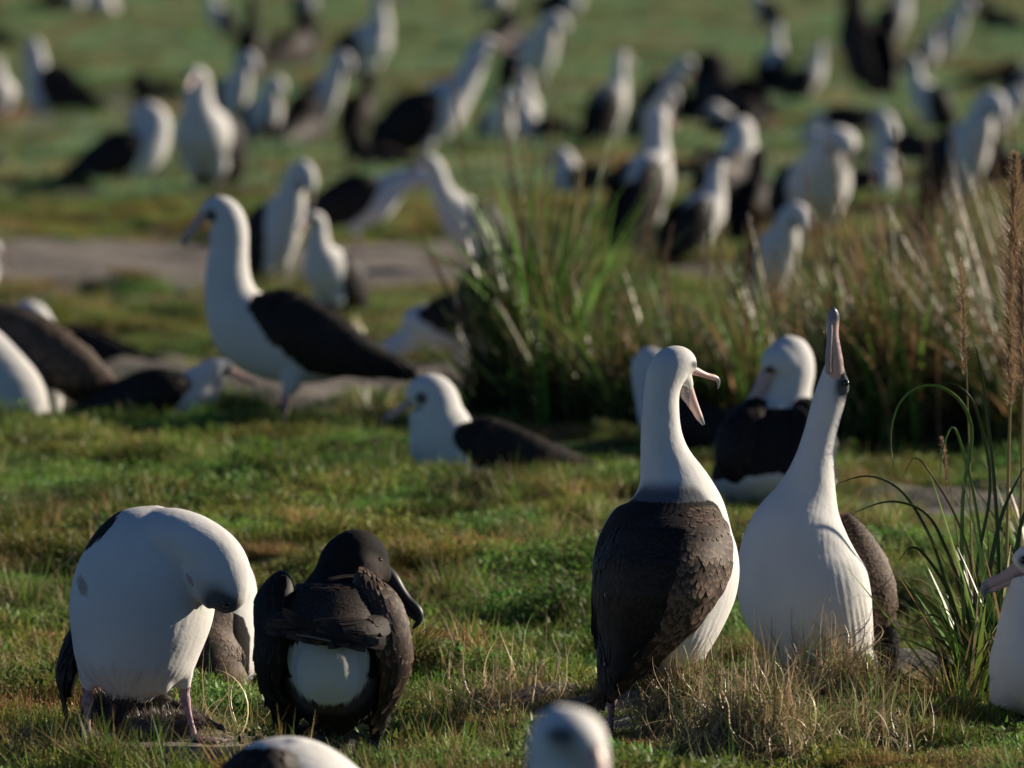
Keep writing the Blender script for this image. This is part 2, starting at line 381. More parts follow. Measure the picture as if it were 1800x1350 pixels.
class Loft:
    """sections: x,y,z,a(in-plane half width),b(half width along normal hint),[bow]"""
    def __init__(s, secs, hint=(0, 1, 0), n=60, m=28):
        secs = [tuple(q) + (0,) * (6 - len(q)) for q in secs]
        R, s.t = resample(secs, n); s.P = R[:, :3].copy(); s.a = R[:, 3].copy(); s.b = R[:, 4].copy(); s.bow = R[:, 5].copy()
        for _ in range(max(2, n // 14)):
            for arr in (s.P, s.a, s.b, s.bow): arr[1:-1] = (arr[:-2] + 2 * arr[1:-1] + arr[2:]) / 4
        T = np.gradient(s.P, axis=0); s.T = T / np.linalg.norm(T, axis=1)[:, None]
        hn = np.tile(np.array(hint, float), (n, 1)) if np.ndim(hint) == 1 else resample([tuple(q) for q in np.c_[np.array(secs)[:, :3], np.array(hint)]], n)[0][:, 3:6]
        if np.ndim(hint) != 1:
            A = np.array(secs)[:, :3]; d = np.r_[0, np.cumsum(np.linalg.norm(np.diff(A, axis=0), axis=1))]
            hh = np.array(hint, float); hn = np.stack([np.interp(s.t, d, hh[:, j]) for j in range(3)], -1)
        Nn = hn - s.T * np.sum(hn * s.T, 1)[:, None]; s.N = Nn / np.linalg.norm(Nn, axis=1)[:, None]
        s.A = np.cross(s.T, s.N); s.n, s.m = n, m
    def surf(s, i, c, sn):
        return s.P[i] + s.A[i] * (s.a[i] * c)[:, None] + s.N[i] * (s.b[i] * sn - s.bow[i] * c * c)[:, None]
    def mesh(s):
        ph = np.linspace(0, 2 * pi, s.m, endpoint=False); I, Pp = np.meshgrid(np.arange(s.n), ph, indexing='ij')
        V = s.surf(I.ravel(), np.cos(Pp.ravel()), np.sin(Pp.ravel()))
        ix = np.arange(s.n * s.m).reshape(s.n, s.m); nx = np.roll(ix, -1, 1)
        Fq = np.stack([ix[:-1], nx[:-1], nx[1:], ix[1:]], -1).reshape(-1, 4)
        nv = len(V); V = np.r_[V, s.P[:1], s.P[-1:]]
        Ft = np.r_[np.stack([np.full(s.m, nv), nx[0], ix[0]], -1), np.stack([np.full(s.m, nv + 1), ix[-1], nx[-1]], -1)]
        return V, Fq, Ft
def merge(lofts):
    V, Q, T, n = [], [], [], 0
    for L in lofts:
        v, q, t = L if isinstance(L, tuple) else L.mesh(); V.append(v); Q.append(q + n); T.append(t + n); n += len(v)
    return np.concatenate(V), np.concatenate(Q), np.concatenate(T)
def voxel_union(lofts, vox, smooth=4):
    V, Q, T = merge(lofts); me = mesh_np('tmp', V, Q, T); o = add('tmp', me)
    r = o.modifiers.new('r', 'REMESH'); r.mode = 'VOXEL'; r.voxel_size = vox
    if smooth:
        sm = o.modifiers.new('s', 'SMOOTH'); sm.factor = .5; sm.iterations = smooth
    bpy.context.view_layer.update(); dg = bpy.context.evaluated_depsgraph_get()
    out = bpy.data.meshes.new_from_object(o.evaluated_get(dg)); bpy.data.objects.remove(o); bpy.data.meshes.remove(me)
    co = np.empty(len(out.vertices) * 3, np.float32); out.vertices.foreach_get('co', co); return out, co.reshape(-1, 3).astype(float)
BODYINFO = {}
def body_mesh(name, lofts, vox, mask, smooth=4):
    """lofts[0] is the tail-to-head spine; mask(P,s,u,w)->R,G,B"""
    me, co = voxel_union(lofts, vox, smooth); me.name = name
    s = np.zeros(len(co)); u = np.zeros(len(co)); wv = np.zeros(len(co)); fl = np.zeros((len(co), 3))
    best = np.full(len(co), 1e9); off = 0
    for L in lofts[:2] if getattr(lofts[0], 'twospine', False) else lofts[:1]:
        for i0 in range(0, len(co), 20000):
            c = co[i0:i0 + 20000]; D = np.linalg.norm(c[:, None] - L.P[None], axis=2) / np.maximum(.03, .5 * (L.a + L.b))[None]
            dm = D.min(1); better = dm < best[i0:i0 + 20000]
            W = np.exp(-(D - dm[:, None]) * 9); W /= W.sum(1)[:, None]
            Pc = W @ L.P; Ac = W @ L.A; Nc = W @ L.N; aa = W @ L.a; bb = W @ L.b; k = W @ np.arange(L.n); al = W @ L.t
            dv = c - Pc; uu = np.sum(dv * Ac, 1) / np.maximum(aa, .01); ww = np.sum(dv * Nc, 1) / np.maximum(bb, .01)
            sl_ = slice(i0, i0 + len(c)); B = better
            s[sl_] = np.where(B, k / (L.n - 1) + off, s[sl_]); u[sl_] = np.where(B, uu, u[sl_]); wv[sl_] = np.where(B, ww, wv[sl_])
            an = np.arctan2(ww, uu)
            f = np.c_[al, an * .1, np.zeros(len(c))]; fl[sl_] = np.where(B[:, None], f, fl[sl_]); best[sl_] = np.where(B, dm, best[sl_])
        off += 1
    R, G, B = mask(co, s, u, wv); z = np.zeros(len(co))
    nn = np.empty(len(co) * 3, np.float32); me.vertices.foreach_get('normal', nn); nn = nn.reshape(-1, 3)
    fz = np.sin(fl[:, 1] * 260 + 2.1 * np.sin(fl[:, 0] * 31)) * np.sin(fl[:, 0] * 55 + 3 * np.sin(fl[:, 1] * 90)) + .6 * np.sin(fl[:, 1] * 520 + fl[:, 0] * 70)
    amp = .0002 + .0007 * sstep(.34, .05, s)
    co2 = co + nn * (fz * amp * (1 - sstep(.72, .85, s) * (off == 1)))[:, None]
    me.vertices.foreach_set('co', co2.astype(np.float32).ravel()); me.update()
    a = me.attributes.new('mk', 'FLOAT_COLOR', 'POINT'); a.data.foreach_set('color', np.c_[R + z, G + z, B + z, z + 1].astype(np.float32).ravel())
    a = me.attributes.new('flow', 'FLOAT_VECTOR', 'POINT'); a.data.foreach_set('vector', fl.astype(np.float32).ravel())
    me.polygons.foreach_set('use_smooth', np.ones(len(me.polygons), bool)); me.materials.clear()
    BODYINFO[name] = (me, co2, nn, fl, s, R, G, lofts[0])
    return me
def fringe(root, n, seed, white=(.62, .61, .58), dark=(.02, .016, .014), ln=(.010, .022), srange=(0, .97), lift=.16, rmin=-1):
    """small contour feathers lying along the body, combed towards the tail"""
    me, co, nn, fl, s, R, G, L = BODYINFO['body']; r = np.random.default_rng(seed)
    k = r.integers(0, len(co), n); k = k[(s[k] > srange[0]) & (s[k] < srange[1]) & (G[k] < .15) & (np.abs(R[k] - .5) > .3) & (R[k] > rmin)]; n = len(k)
    T = L.T[np.clip((s[k] % 1 * (L.n - 1)).astype(int), 0, L.n - 1)] * -1.0 + r.normal(0, .12, (n, 3)); N_ = nn[k]
    T = T - N_ * np.sum(T * N_, 1)[:, None]; T /= np.linalg.norm(T, axis=1)[:, None]; S_ = np.cross(N_, T)
    Ln = r.uniform(*ln, n)[:, None] * (1.35 - .6 * np.clip(s[k] % 1, 0, 1))[:, None]; W = Ln * .16; lf = r.uniform(.3, 1.0, (n, 1)) * lift
    P0 = co[k] - N_ * .0006; P1 = P0 + T * Ln * .55 + N_ * Ln * lf * .3; P2 = P0 + T * Ln + N_ * Ln * lf * .75
    V = np.stack([P0 - S_ * W * .5, P0 + S_ * W * .5, P1 - S_ * W, P1 + S_ * W, P2 - S_ * W * .15, P2 + S_ * W * .15], 1)
    ix = np.arange(n * 6).reshape(n, 6); Q = np.concatenate([ix[:, [0, 1, 3, 2]], ix[:, [2, 3, 5, 4]]])
    C = np.where((R[k] > .5)[:, None], np.array(dark), np.array(white)) * r.uniform(.86, 1.06, (n, 1)); C = np.repeat(C[:, None], 6, 1)
    return add('contour_feathers', mesh_np('contour_feathers', V.reshape(-1, 3), Q, attrs={'col': C.reshape(-1, 3)}), M_FRINGE, root)
def wing_mesh(name, L, rows=0, side=1, size=.03, pale=.0, lift=.0035, dark_tip=.62, seed=1):
    """a folded wing: the loft plus overlapping feather vanes on its outer side (side = sign of the normal that faces out)"""
    r = np.random.default_rng(seed)
    V, Q, T = L.mesh(); C = np.zeros((len(V), 3)); C[:, 0] = .25
    sV = np.repeat(np.linspace(0, 1, L.n), L.m); C[:len(sV), 1] = sstep(dark_tip, dark_tip + .25, sV)
    parts = [(V, Q, T)]; cs = [C]
    if rows:
        vs, qs, cc = [], [], []; off = 0
        S = L.t / L.t[-1]
        for i in range(rows):
            s0 = .0 + .93 * i / rows; k = int(s0 * (L.n - 1)); sbase = s0
            ln = size * (1 + 2.2 * s0 ** 1.6); wd = size * (.42 + .1 * s0)
            nc = max(3, int(2.3 * L.a[k] / wd))
            for j in range(nc):
                c = -1 + 2 * (j + .5 + (.5 if i % 2 else 0) + r.uniform(-.18, .18)) / nc
                if abs(c) > .985: continue
                s0 = min(.95, max(0, sbase + r.uniform(-.8, .8) / rows)); k2 = min(L.n - 1, int(s0 * (L.n - 1))); K = np.array([k2]); sn = math.sqrt(1 - c * c)
                p0 = L.surf(K, np.array([c]), np.array([side * sn]))[0]
                k3 = min(L.n - 1, k2 + max(1, int(ln / L.t[-1] * (L.n - 1))))
                c3 = c * (.97)
                p1 = L.surf(np.array([k3]), np.array([c3]), np.array([side * math.sqrt(1 - c3 * c3)]))[0]
                d = p1 - p0; dn = np.linalg.norm(d)
                if dn < 1e-5 or k3 <= k2: continue
                d /= dn; nrm = L.nrm(k2, c) if hasattr(L, 'nrm') else side * L.N[k2] * sn + L.A[k2] * c * .6 + side * L.N[k2] * .2; nrm -= d * nrm.dot(d); nrm /= np.linalg.norm(nrm)
                sd = np.cross(d, nrm); l = ln * r.uniform(.85, 1.15); ww = wd * r.uniform(.85, 1.15)
                if s0 < .1: l *= .7
                tt = np.array([0, .3, .62, .86, 1.0]); wp = np.array([.7, 1.05, 1.1, .95, .5]) * ww * .5
                lf = lift * .55 * (.3 + 1.1 * tt ** 1.5) * r.uniform(.7, 1.3) + .0012
                bend = r.normal(0, .1)
                for q in range(5):
                    base = p0 + d * l * tt[q] + sd * bend * l * tt[q] ** 2
                    # follow the wing surface
                    kk = min(L.n - 1, int(k2 + l * tt[q] / L.t[-1] * (L.n - 1))); sp = L.surf(np.array([kk]), np.array([c]), np.array([side * sn]))[0]
                    base = base + nrm * max(0, (sp - base).dot(nrm))
                    e = .45 * tt[q] + (.3 if q >= 3 else .0)
                    dk = float(sstep(dark_tip, dark_tip + .2, s0)) * .9 + r.uniform(0, .15)
                    for x, hh, ed in ((-1, 0, .2), (0, .06, 0), (1, 0, .2)):
                        vs.append(base + sd * wp[q] * x + nrm * (lf[q] + hh * ww * .5)); cc.append((min(1, e + ed * (q > 0)), dk, pale * (r.random() < .0015)))
                for q in range(4):
                    o = off + q * 3
                    qs += [(o, o + 1, o + 4, o + 3), (o + 1, o + 2, o + 5, o + 4)]
                off += 15
        parts.append((np.array(vs), np.array(qs), np.zeros((0, 3), int))); cs.append(np.array(cc))
    V, Q, T = merge(parts)
    return mesh_np(name, V, Q, T, attrs={'fc': np.concatenate(cs)})
def beak_mesh(base, d, up, L, r=.018, part='both', hook=1.0, m=14):
    """upper bill with hooked tip; lower mandible slightly shorter"""
    d = np.array(d, float); d /= np.linalg.norm(d); up = np.array(up, float); up -= d * up.dot(d); up /= np.linalg.norm(up); sd = np.cross(d, up)
    base = np.array(base, float); out = []
    def S(t, z, a, b): return tuple(base + d * L * t + up * z * r) + (a * r, b * r)
    if part in ('both', 'upper'):
        out.append([S(-.12, .0, .85, .7), S(.08, .12, .82, .72), S(.3, .06, .62, .62), S(.6, -.02, .50, .52), S(.82, .05, .52, .48), S(.95, -.10, .44, .38), S(1.02, -.5 * hook, .26, .24), S(1.03, -1.1 * hook, .10, .10)])
    if part in ('both', 'lower'):
        z = -.55 if part == 'both' else 0
        out.append([S(-.1, z, .5, .62), S(.25, z + .0, .40, .52), S(.6, z - .02, .32, .42), S(.85, z - .05, .26, .36), S(.97, z - .02, .10, .14)])
    Vs = []; at = []
    for secs in out:
        Lf = Loft(secs, hint=sd, n=26, m=m); v = Lf.mesh(); Vs.append(v)
        tt = ((v[0] - base) @ d) / L; tm = sstep(.80, .92, tt) * .9; at.append(np.c_[tm, tm, tm])
    V, Q, T = merge(Vs)
    return mesh_np('bill', V, Q, T, attrs={'tipm': np.concatenate(at)})
def sphere_mesh(c, r, n=12, sq=(1, 1, 1)):
    th = np.linspace(0, pi, n); secs = [(c[0], c[1], c[2] - r * cos(t) * sq[2], max(r * sin(t), r * .02) * sq[0], max(r * sin(t), r * .02) * sq[1]) for t in th]
    V, Q, T = Loft(secs, n=n, m=14).mesh(); return mesh_np('eye', V, Q, T)
def leg_meshes(hip, ankle, foot, r=.008, fdir=0.0):
    """tarsus with knobbly joint, then a webbed three-toed foot"""
    h, a, f = (np.array(q, float) for q in (hip, ankle, foot))
    L = Loft([(*h, r * 1.5, r * 1.5), (*(h * .5 + a * .5), r * 1.05, r * 1.05), (*a, r * 1.45, r * 1.45), (*(a * .8 + f * .2), r, r), (*(a * .3 + f * .7), r * .85, r * .85), (*f, r * 1.3, r * 1.3)], hint=(.1, 1, .05), n=24, m=10)
    leg = mesh_np('leg', *L.mesh()); tl = r * 8; fv = []
    for an in (-.45, 0, .45):
        dx, dy = cos(fdir + an), sin(fdir + an)
        fv.append(Loft([(f[0], f[1], f[2] + r * .5, r * .8, r * .8), (f[0] + dx * tl * .5, f[1] + dy * tl * .5, f[2] + r * .3, r * .55, r * .5), (f[0] + dx * tl, f[1] + dy * tl, f[2], r * .4, r * .3)], hint=(0, 0, 1), n=8, m=8).mesh())
    pts_ = [f + np.array([0, 0, r * .3])] + [f + np.array([cos(fdir + an) * tl * .93, sin(fdir + an) * tl * .93, 0]) for an in (-.45, 0, .45)]
    web = np.array([*pts_, *[q - np.array([0, 0, .002]) for q in pts_]]); fv.append((web, np.array([(0, 1, 5, 4), (0, 4, 7, 3)]), np.array([(0, 1, 2), (0, 2, 3), (4, 6, 5), (4, 7, 6)])))
    return leg, mesh_np('foot', *merge(fv))
def add_leg(root, hip, ankle, foot, r=.008, fdir=0.0, mat=None):
    l, f = leg_meshes(hip, ankle, foot, r, fdir); lo = add('leg', l, mat or M_LEG, root); add('foot', f, mat or M_LEG, lo)

# ------------------------------------------------------------------ generic birds, facing +X in their own frame
def rot2(x, z, a, cx=0, cz=.25):
    x, z = x - cx, z - cz; return cx + x * cos(a) - z * sin(a), cz + x * sin(a) + z * cos(a)
BODY = [(-.42, .195, .014, .035), (-.34, .225, .04, .055), (-.22, .255, .08, .085), (-.08, .275, .12, .115), (.06, .31, .14, .125), (.15, .355, .132, .115)]
POSES = {   # tilt of the body, lift, neck sections (x,y,z,a,b), direction of the bill, whether the legs show
 'stand':  (0, 0, [(.20, 0, .44, .095, .088), (.21, 0, .52, .080, .076), (.205, 0, .60, .070, .067), (.205, 0, .67, .069, .064), (.225, 0, .715, .060, .056), (.265, 0, .725, .046, .045), (.295, 0, .712, .026, .028)], (.62, 0, -.72), 1),
 'upright': (.62, .02, [(.10, 0, .50, .088, .085), (.115, 0, .57, .066, .064), (.115, 0, .64, .056, .054), (.12, 0, .70, .054, .052), (.145, 0, .735, .050, .048), (.18, 0, .735, .040, .038), (.205, 0, .722, .024, .024)], (.8, 0, -.55), 1),
 'tall':   (.75, .02, [(.09, 0, .52, .08, .078), (.10, 0, .60, .056, .055), (.10, 0, .68, .048, .047), (.10, 0, .76, .047, .046), (.125, 0, .80, .047, .044), (.16, 0, .80, .037, .035), (.185, 0, .79, .022, .022)], (.9, 0, -.3), 1),
 'sky':    (.62, .02, [(.10, 0, .50, .085, .082), (.12, 0, .58, .06, .058), (.13, 0, .66, .05, .05), (.135, 0, .73, .048, .047), (.14, 0, .79, .044, .04), (.142, 0, .82, .026, .026)], (.1, 0, 1), 1),
 'sit':    (-.14, -.20, [(.185, 0, .225, .122, .11), (.20, 0, .265, .108, .098), (.205, 0, .305, .100, .09), (.215, 0, .335, .096, .082), (.255, 0, .345, .075, .066), (.30, 0, .32, .038, .040)], (.84, 0, -.52), 0),
 'sitlow': (-.05, -.22, [(.20, 0, .19, .095, .09), (.235, 0, .22, .08, .075), (.255, 0, .25, .075, .07), (.29, 0, .26, .055, .052), (.32, 0, .247, .03, .032)], (.84, 0, -.5), 0),
 'preen':  (.35, 0, [(.16, .01, .46, .10, .09), (.19, .02, .54, .078, .075), (.185, .035, .60, .07, .068), (.15, .06, .63, .068, .066), (.105, .09, .605, .066, .062), (.085, .115, .56, .055, .05), (.078, .125, .525, .03, .03)], (-.2, .25, -.9), 1),
 'tuckfront': (.55, 0, [(.13, 0, .48, .10, .095), (.16, .0, .56, .075, .072), (.18, .01, .625, .066, .064), (.215, .02, .655, .062, .06), (.255, .03, .635, .060, .058), (.275, .035, .59, .052, .05), (.275, .04, .55, .03, .03)], (-.15, .1, -1), 1),
 'preenflat': (.10, -.10, [(.18, .01, .34, .115, .10), (.205, .02, .41, .095, .088), (.20, .035, .46, .085, .08), (.16, .06, .48, .085, .078), (.115, .09, .46, .078, .07), (.09, .115, .42, .06, .055), (.08, .125, .385, .03, .03)], (-.2, .25, -.9), 1),
 'sitpreen': (.15, -.20, [(.18, .01, .32, .10, .09), (.21, .02, .40, .08, .075), (.20, .035, .46, .07, .07), (.16, .06, .485, .07, .066), (.115, .09, .465, .066, .06), (.09, .115, .42, .055, .05), (.08, .125, .385, .03, .03)], (-.2, .25, -.9), 0),
 'stoop':  (-.05, 0, [(.23, 0, .40, .09, .085), (.32, 0, .44, .07, .066), (.40, 0, .46, .06, .058), (.47, 0, .455, .058, .055), (.53, 0, .42, .05, .046), (.56, 0, .385, .03, .03)], (.35, 0, -.93), 1),
 'lean':   (.38, .0, [(.17, 0, .47, .09, .085), (.22, 0, .55, .07, .066), (.25, 0, .63, .062, .06), (.28, 0, .70, .060, .058), (.31, 0, .74, .055, .05), (.35, 0, .74, .04, .038), (.375, 0, .73, .025, .025)], (.85, 0, -.4), 1),
 'bend':   (-.5, .03, [(.2, 0, .27, .09, .085), (.27, 0, .21, .07, .066), (.33, 0, .17, .06, .058), (.38, 0, .14, .05, .045), (.41, 0, .12, .03, .03)], (.5, 0, -.85), 1),
}
def make_bird(pose, dark=False, hi=False):
    tilt, lift, neck, bdir, legs = POSES[pose]
    body = []
    for x, z, a, b in BODY:
        X, Z = rot2(x, z, tilt); body.append((X, 0, Z + lift, a, b))
    main = Loft(body + neck, n=90 if hi else 60, m=32); lofts = [main]
    if legs:
        for s in (-1, 1):
            x1, z1 = rot2(-.02, .22, tilt); lofts.append(Loft([(x1, s * .055, z1 + lift, .06, .05), (x1 + .0, s * .055, .16, .040, .036), (0, s * .052, .118, .012, .012)], n=12, m=14))
    e0 = neck[-1]; e1 = neck[-3]
    bd = np.array(bdir) / np.linalg.norm(bdir); base = np.array(e0[:3]) - bd * .012
    head = np.array(neck[-3][:3]) * .55 + np.array(neck[-2][:3]) * .45
    sd = np.cross(bd, (0, 0, 1.0) if abs(bd[2]) < .95 else (-1.0, 0, 0)); sd /= np.linalg.norm(sd); up = np.cross(sd, bd)
    eyes = [head + bd * .022 + sd * q * (neck[-2][4] * .9) + up * .010 for q in (-1, 1)]
    def mask(P, s, u, wv):
        z0 = body[-1][2]
        if dark:
            R = np.ones(len(P)); und = sstep(.3, .8, -u) * sstep(.34, .25, s) * sstep(.02, .10, s)
            return R - und, 0 * R, 0 * R
        sb = .50 if not tilt else .47
        R = sstep(-.35, .5, u + .1) * sstep(sb + .03, sb - .07, s); R = np.maximum(R, sstep(.09, .03, s))
        G = np.zeros(len(P))
        for e in eyes:
            G = np.maximum(G, np.exp(-(np.linalg.norm((P - e - bd * .008) * 1.0, axis=1) / .026) ** 2) * 1.25)
        G = np.maximum(G, .35 * np.exp(-(np.linalg.norm(P - head - bd * .02 + up * .02, axis=1) / .05) ** 2))
        return R, np.clip(G, 0, 1), 0 * R
    me = body_mesh('body', lofts, .0055 if hi else .0085, mask, 3)
    root = empty('albatross', (0, 0, 0)); add('body', me, M_DARKP if dark else M_PLUME, root)
    for s in (-1, 1):
        ws = []
        for x, y, z, a, b, bow in [(.125, .088, .415, .035, .014, .01), (.06, .118, .385, .085, .02, .035), (-.05, .126, .325, .105, .022, .05), (-.16, .112, .28, .092, .02, .04), (-.27, .08, .245, .062, .015, .02), (-.37, .045, .212, .034, .010, .006), (-.47, .018, .175, .008, .006, 0)]:
            a *= 1.1 if hi else 1.32; X, Z = rot2(x, z, tilt); ws.append((X, s * y, Z + lift, a, b, bow))
        L = Loft(ws, hint=(0, s, 0), n=40, m=18)
        add('wing', wing_mesh('wing', L, rows=30 if hi else 12, side=1, size=.028 if hi else .05, seed=5 + s), M_WINGD if dark else M_WINGB, root)
    ts = []
    for x, z, a, b in [(-.30, .235, .02, .05), (-.40, .195, .012, .05), (-.47, .165, .006, .045)]:
        X, Z = rot2(x, z, tilt); ts.append((X, 0, Z + lift, a, b))
    V, Q, T = Loft(ts, n=10, m=16).mesh(); add('tail', mesh_np('tail', V, Q, T, attrs={'fc': np.tile((.2, .4, 0), (len(V), 1))}), M_WINGD, root)
    add('bill', beak_mesh(base, bd, up, .135 if pose not in ('preen', 'sitpreen', 'preenflat', 'tuckfront') else .10, .021), M_BEAKD if dark else M_BEAK, root)
    for e in eyes: add('eye', sphere_mesh(e, .0085), M_EYE, root)
    if legs:
        for s in (-1, 1): add_leg(root, (0, s * .052, .12), (0.0, s * .05, .075), (.015, s * .05, .004), .0085, 0, M_LEGD if dark else M_LEG)
    return root
def copy_tree(o, parent=None):
    c = o.copy(); COL.objects.link(c)
    if parent: c.parent = parent
    for ch in list(o.children): copy_tree(ch, c)
    return c
PROTO, USED = {}, set()
def place(x0, x1, yt, yf, pose, yaw, label, dark=False, hi=False, group='albatrosses crowded over the colony'):
    """stand a bird so that it spans about x0..x1 and yt..yf of the photograph, feet on the ground"""
    key = (pose, dark, hi)
    if key not in PROTO:
        r = make_bird(*key); P = []
        for ch in r.children:
            if ch.name.split('.')[0] in ('body', 'wing', 'tail', 'bill'):
                q = np.empty(len(ch.data.vertices) * 3, np.float32); ch.data.vertices.foreach_get('co', q); P.append(q.reshape(-1, 3))
        PROTO[key] = (r, np.concatenate(P))
    r, P = PROTO[key]
    if key in USED: r = copy_tree(r)
    USED.add(key)
    a = radians(yaw); X = P[:, 0] * cos(a) - P[:, 1] * sin(a); lo, hi_ = X.min(), X.max()
    if yf < 560 and x0 > -150:
        e = .06 * (x1 - x0); x0 -= e; x1 += e; yt -= .04 * (yf - yt)
    p = ground_at((x0 + x1) / 2, yf); s = F_PX / p.y
    sx = min(1.45, max(.72, (x1 - x0) / s / (hi_ - lo))); sz = min(1.3, max(.6, (yf - yt) / s / P[:, 2].max()))
    xc = ((x0 + x1) / 2 - 900) / s - sx * (lo + hi_) / 2
    r.location = (xc, p.y, float(H(xc, p.y)) - .01); r.rotation_euler = (0, 0, a); r.scale = (sx, sx, sz)
    tag(r, label, 'albatross', group); return r
#@@BIRDS
# ------------------------------------------------------------------ the birds nearest the camera, each modelled on its own
class Hero:
    def __init__(s, px, py, label, cat='albatross', name='albatross', plane=None):
        p = ground_at(px, py) if plane is None else Vector(plane)
        s.px, s.py = project(p); s.s = F_PX / (p[1] * cos(TILT) + (CAM_H - p[2]) * sin(TILT)); s.p = p
        s.root = empty(name, p); tag(s.root, label, cat)
    def q(s, x, y, dep=0): return ((x - s.px) / s.s, dep, (s.py - y) / s.s - dep * (y + 252) / F_PX)
    def sec(s, rows):           # px,py,depth(m),half width px,half depth m[,bow]
        return [(*s.q(r[0], r[1], r[2]), r[3] / s.s, r[4], *(r[5:6])) for r in rows]
    def loft(s, rows, hint=(0, 1, 0), n=60, m=28): return Loft(s.sec(rows), hint=hint, n=n, m=m)
    def part(s, name, me, mat): return add(name, me, mat, s.root)
    def eye(s, x, y, dep, r=.0085): return s.part('eye', sphere_mesh(s.q(x, y, dep), r), M_EYE)
def pxmask(h, P): return P[:, 0] * h.s + h.px, h.py - (P[:, 2] + P[:, 1] * .065) * h.s
def tailmesh(h, rows, n=12, hint=(0, 1, 0), fc=(.2, .5, 0)):
    V, Q, T = h.loft(rows, hint=hint, n=n, m=16).mesh(); return mesh_np('tail', V, Q, T, attrs={'fc': np.tile(fc, (len(V), 1))})

class SurfWing:
    """a thin wing lying on a rounded back: rows py,left px,right px; hull rows py,cx,hw,yc,b"""
    def __init__(s, h, rows, hull, th=.010, n=70, m=24, off=.004, skew=0):
        s.h, s.hull, s.th, s.n, s.m, s.off = h, np.array(hull, float), th, n, m, off
        A_ = np.array(rows, float); y = np.linspace(A_[0, 0], A_[-1, 0], n); l = np.interp(y, A_[:, 0], A_[:, 1]); r = np.interp(y, A_[:, 0], A_[:, 2])
        for _ in range(5):
            for q in (l, r): q[1:-1] = (q[:-2] + 2 * q[1:-1] + q[2:]) / 4
        s.y, s.cx, s.hw = y, (l + r) / 2, np.maximum((r - l) / 2, .5); s.a = s.hw / h.s
        I_ = np.arange(n); s.P = s.surf(I_, np.zeros(n), np.ones(n)); d = np.linalg.norm(np.diff(s.P, axis=0), axis=1); s.t = np.r_[0, np.cumsum(d)]
    def depth(s, x, y):
        H_ = s.hull; cx, hw, yc, b = (np.interp(y, H_[:, 0], H_[:, k]) for k in (1, 2, 3, 4)); u = np.clip((x - cx) / hw, -.985, .985)
        return yc - b * np.sqrt(1 - u * u)
    def surf(s, i, c, sn):
        x = s.cx[i] + s.hw[i] * c; y = s.y[i]; tp = sstep(-.02, .16, i / (s.n - 1.0)); d = s.depth(x, y) + .003 - (s.off + .003) * tp - np.where(sn > 0, tp * s.th * np.abs(sn) ** .7, -.006 * np.abs(sn))
        return np.stack(s.h.q(x, y, d), -1)
    def nrm(s, k, c):
        k = min(max(k, 1), s.n - 2); K = lambda kk, cc: s.surf(np.array([kk]), np.array([cc]), np.array([1.0]))[0]
        cc = max(-.95, min(.95, c)); n_ = np.cross(K(k, cc + .04) - K(k, cc - .04), K(k - 1, cc) - K(k + 1, cc)); return n_ / np.linalg.norm(n_) * (1 if n_[1] < 0 else -1)
    mesh = Loft.mesh

# -- A: seen from behind, bill wide open
A = Hero(1150, 1296, 'albatross seen from behind calling with its pink bill wide open, dark brown back')
bl = A.loft([(1152, 1182, .04, 22, .03), (1158, 1150, .03, 70, .10), (1164, 1095, .02, 106, .18), (1168, 1040, .02, 126, .21), (1172, 985, .02, 129, .21), (1180, 930, .02, 114, .175),
             (1187, 890, .025, 90, .125), (1183, 850, .03, 65, .085), (1171, 810, .03, 47, .058), (1163, 770, .03, 37.5, .046), (1161.5, 720, .03, 32.5, .042), (1164, 683, .03, 31, .041),
             (1172, 654, .035, 35, .044), (1184, 638, .045, 34, .046), (1199, 634, .06, 27, .040), (1214, 641, .075, 15, .026), (1220, 647, .08, 7, .012)], n=110, m=40)
th = [A.loft([(1222, 1100, .02, 30, .05), (1229, 1140, .02, 17, .03), (1228, 1172, .02, 7, .010)], n=14), A.loft([(1120, 1150, -.0, 30, .05), (1090, 1195, -.01, 18, .03), (1078, 1222, -.01, 8, .010)], n=14),
      A.loft([(1182, 645, .05, 28, .03), (1200, 660, .07, 17, .022), (1211, 680, .085, 10, .015)], n=12)]
def mA(P, s, u, wv):
    X, Y = pxmask(A, P); front = sstep(.035, -.02, P[:, 1] - .0)
    top = sstep(868, 900, Y + .0012 * (X - 1180) ** 2)
    edge = np.interp(Y, [850, 890, 940, 990, 1040, 1090, 1130, 1160, 1200], [1235, 1262, 1284, 1288, 1270, 1235, 1195, 1165, 1140])
    R = top * sstep(12, -14, X - edge) * front
    G = 1.0 * np.exp(-(np.hypot(X - 1221, Y - 640) / 8) ** 2) + sstep(822, 880, Y + .0012 * (X - 1180) ** 2) * front * sstep(4, -26, X - edge)
    return R, np.clip(G, 0, 1), .42 * sstep(1060, 1160, Y)  # last value: warm low belly, dirt and painted grass bounce
A.part('body', body_mesh('body', [bl] + th, .0042, mA, 3), M_PLUME)
HULL = [(840, 1181, 60, .03, .08), (870, 1185, 78, .028, .105), (890, 1187, 90, .025, .125), (930, 1181, 115, .02, .178), (985, 1172, 130, .02, .212), (1040, 1168, 128, .02, .212), (1095, 1160, 112, .02, .19), (1140, 1140, 96, .02, .165), (1180, 1110, 78, .0, .13), (1235, 1068, 50, -.01, .09)]
L = SurfWing(A, [(884, 1200, 1250), (896, 1192, 1262), (920, 1188, 1278), (960, 1180, 1288), (1000, 1168, 1286), (1040, 1152, 1272), (1080, 1142, 1243), (1120, 1112, 1206), (1160, 1080, 1160), (1200, 1056, 1108), (1236, 1046, 1056)], HULL, th=.012, n=80)
A.part('wing', wing_mesh('wing', L, rows=50, size=.030, pale=1, seed=11, lift=.0006, dark_tip=.60), M_WING)
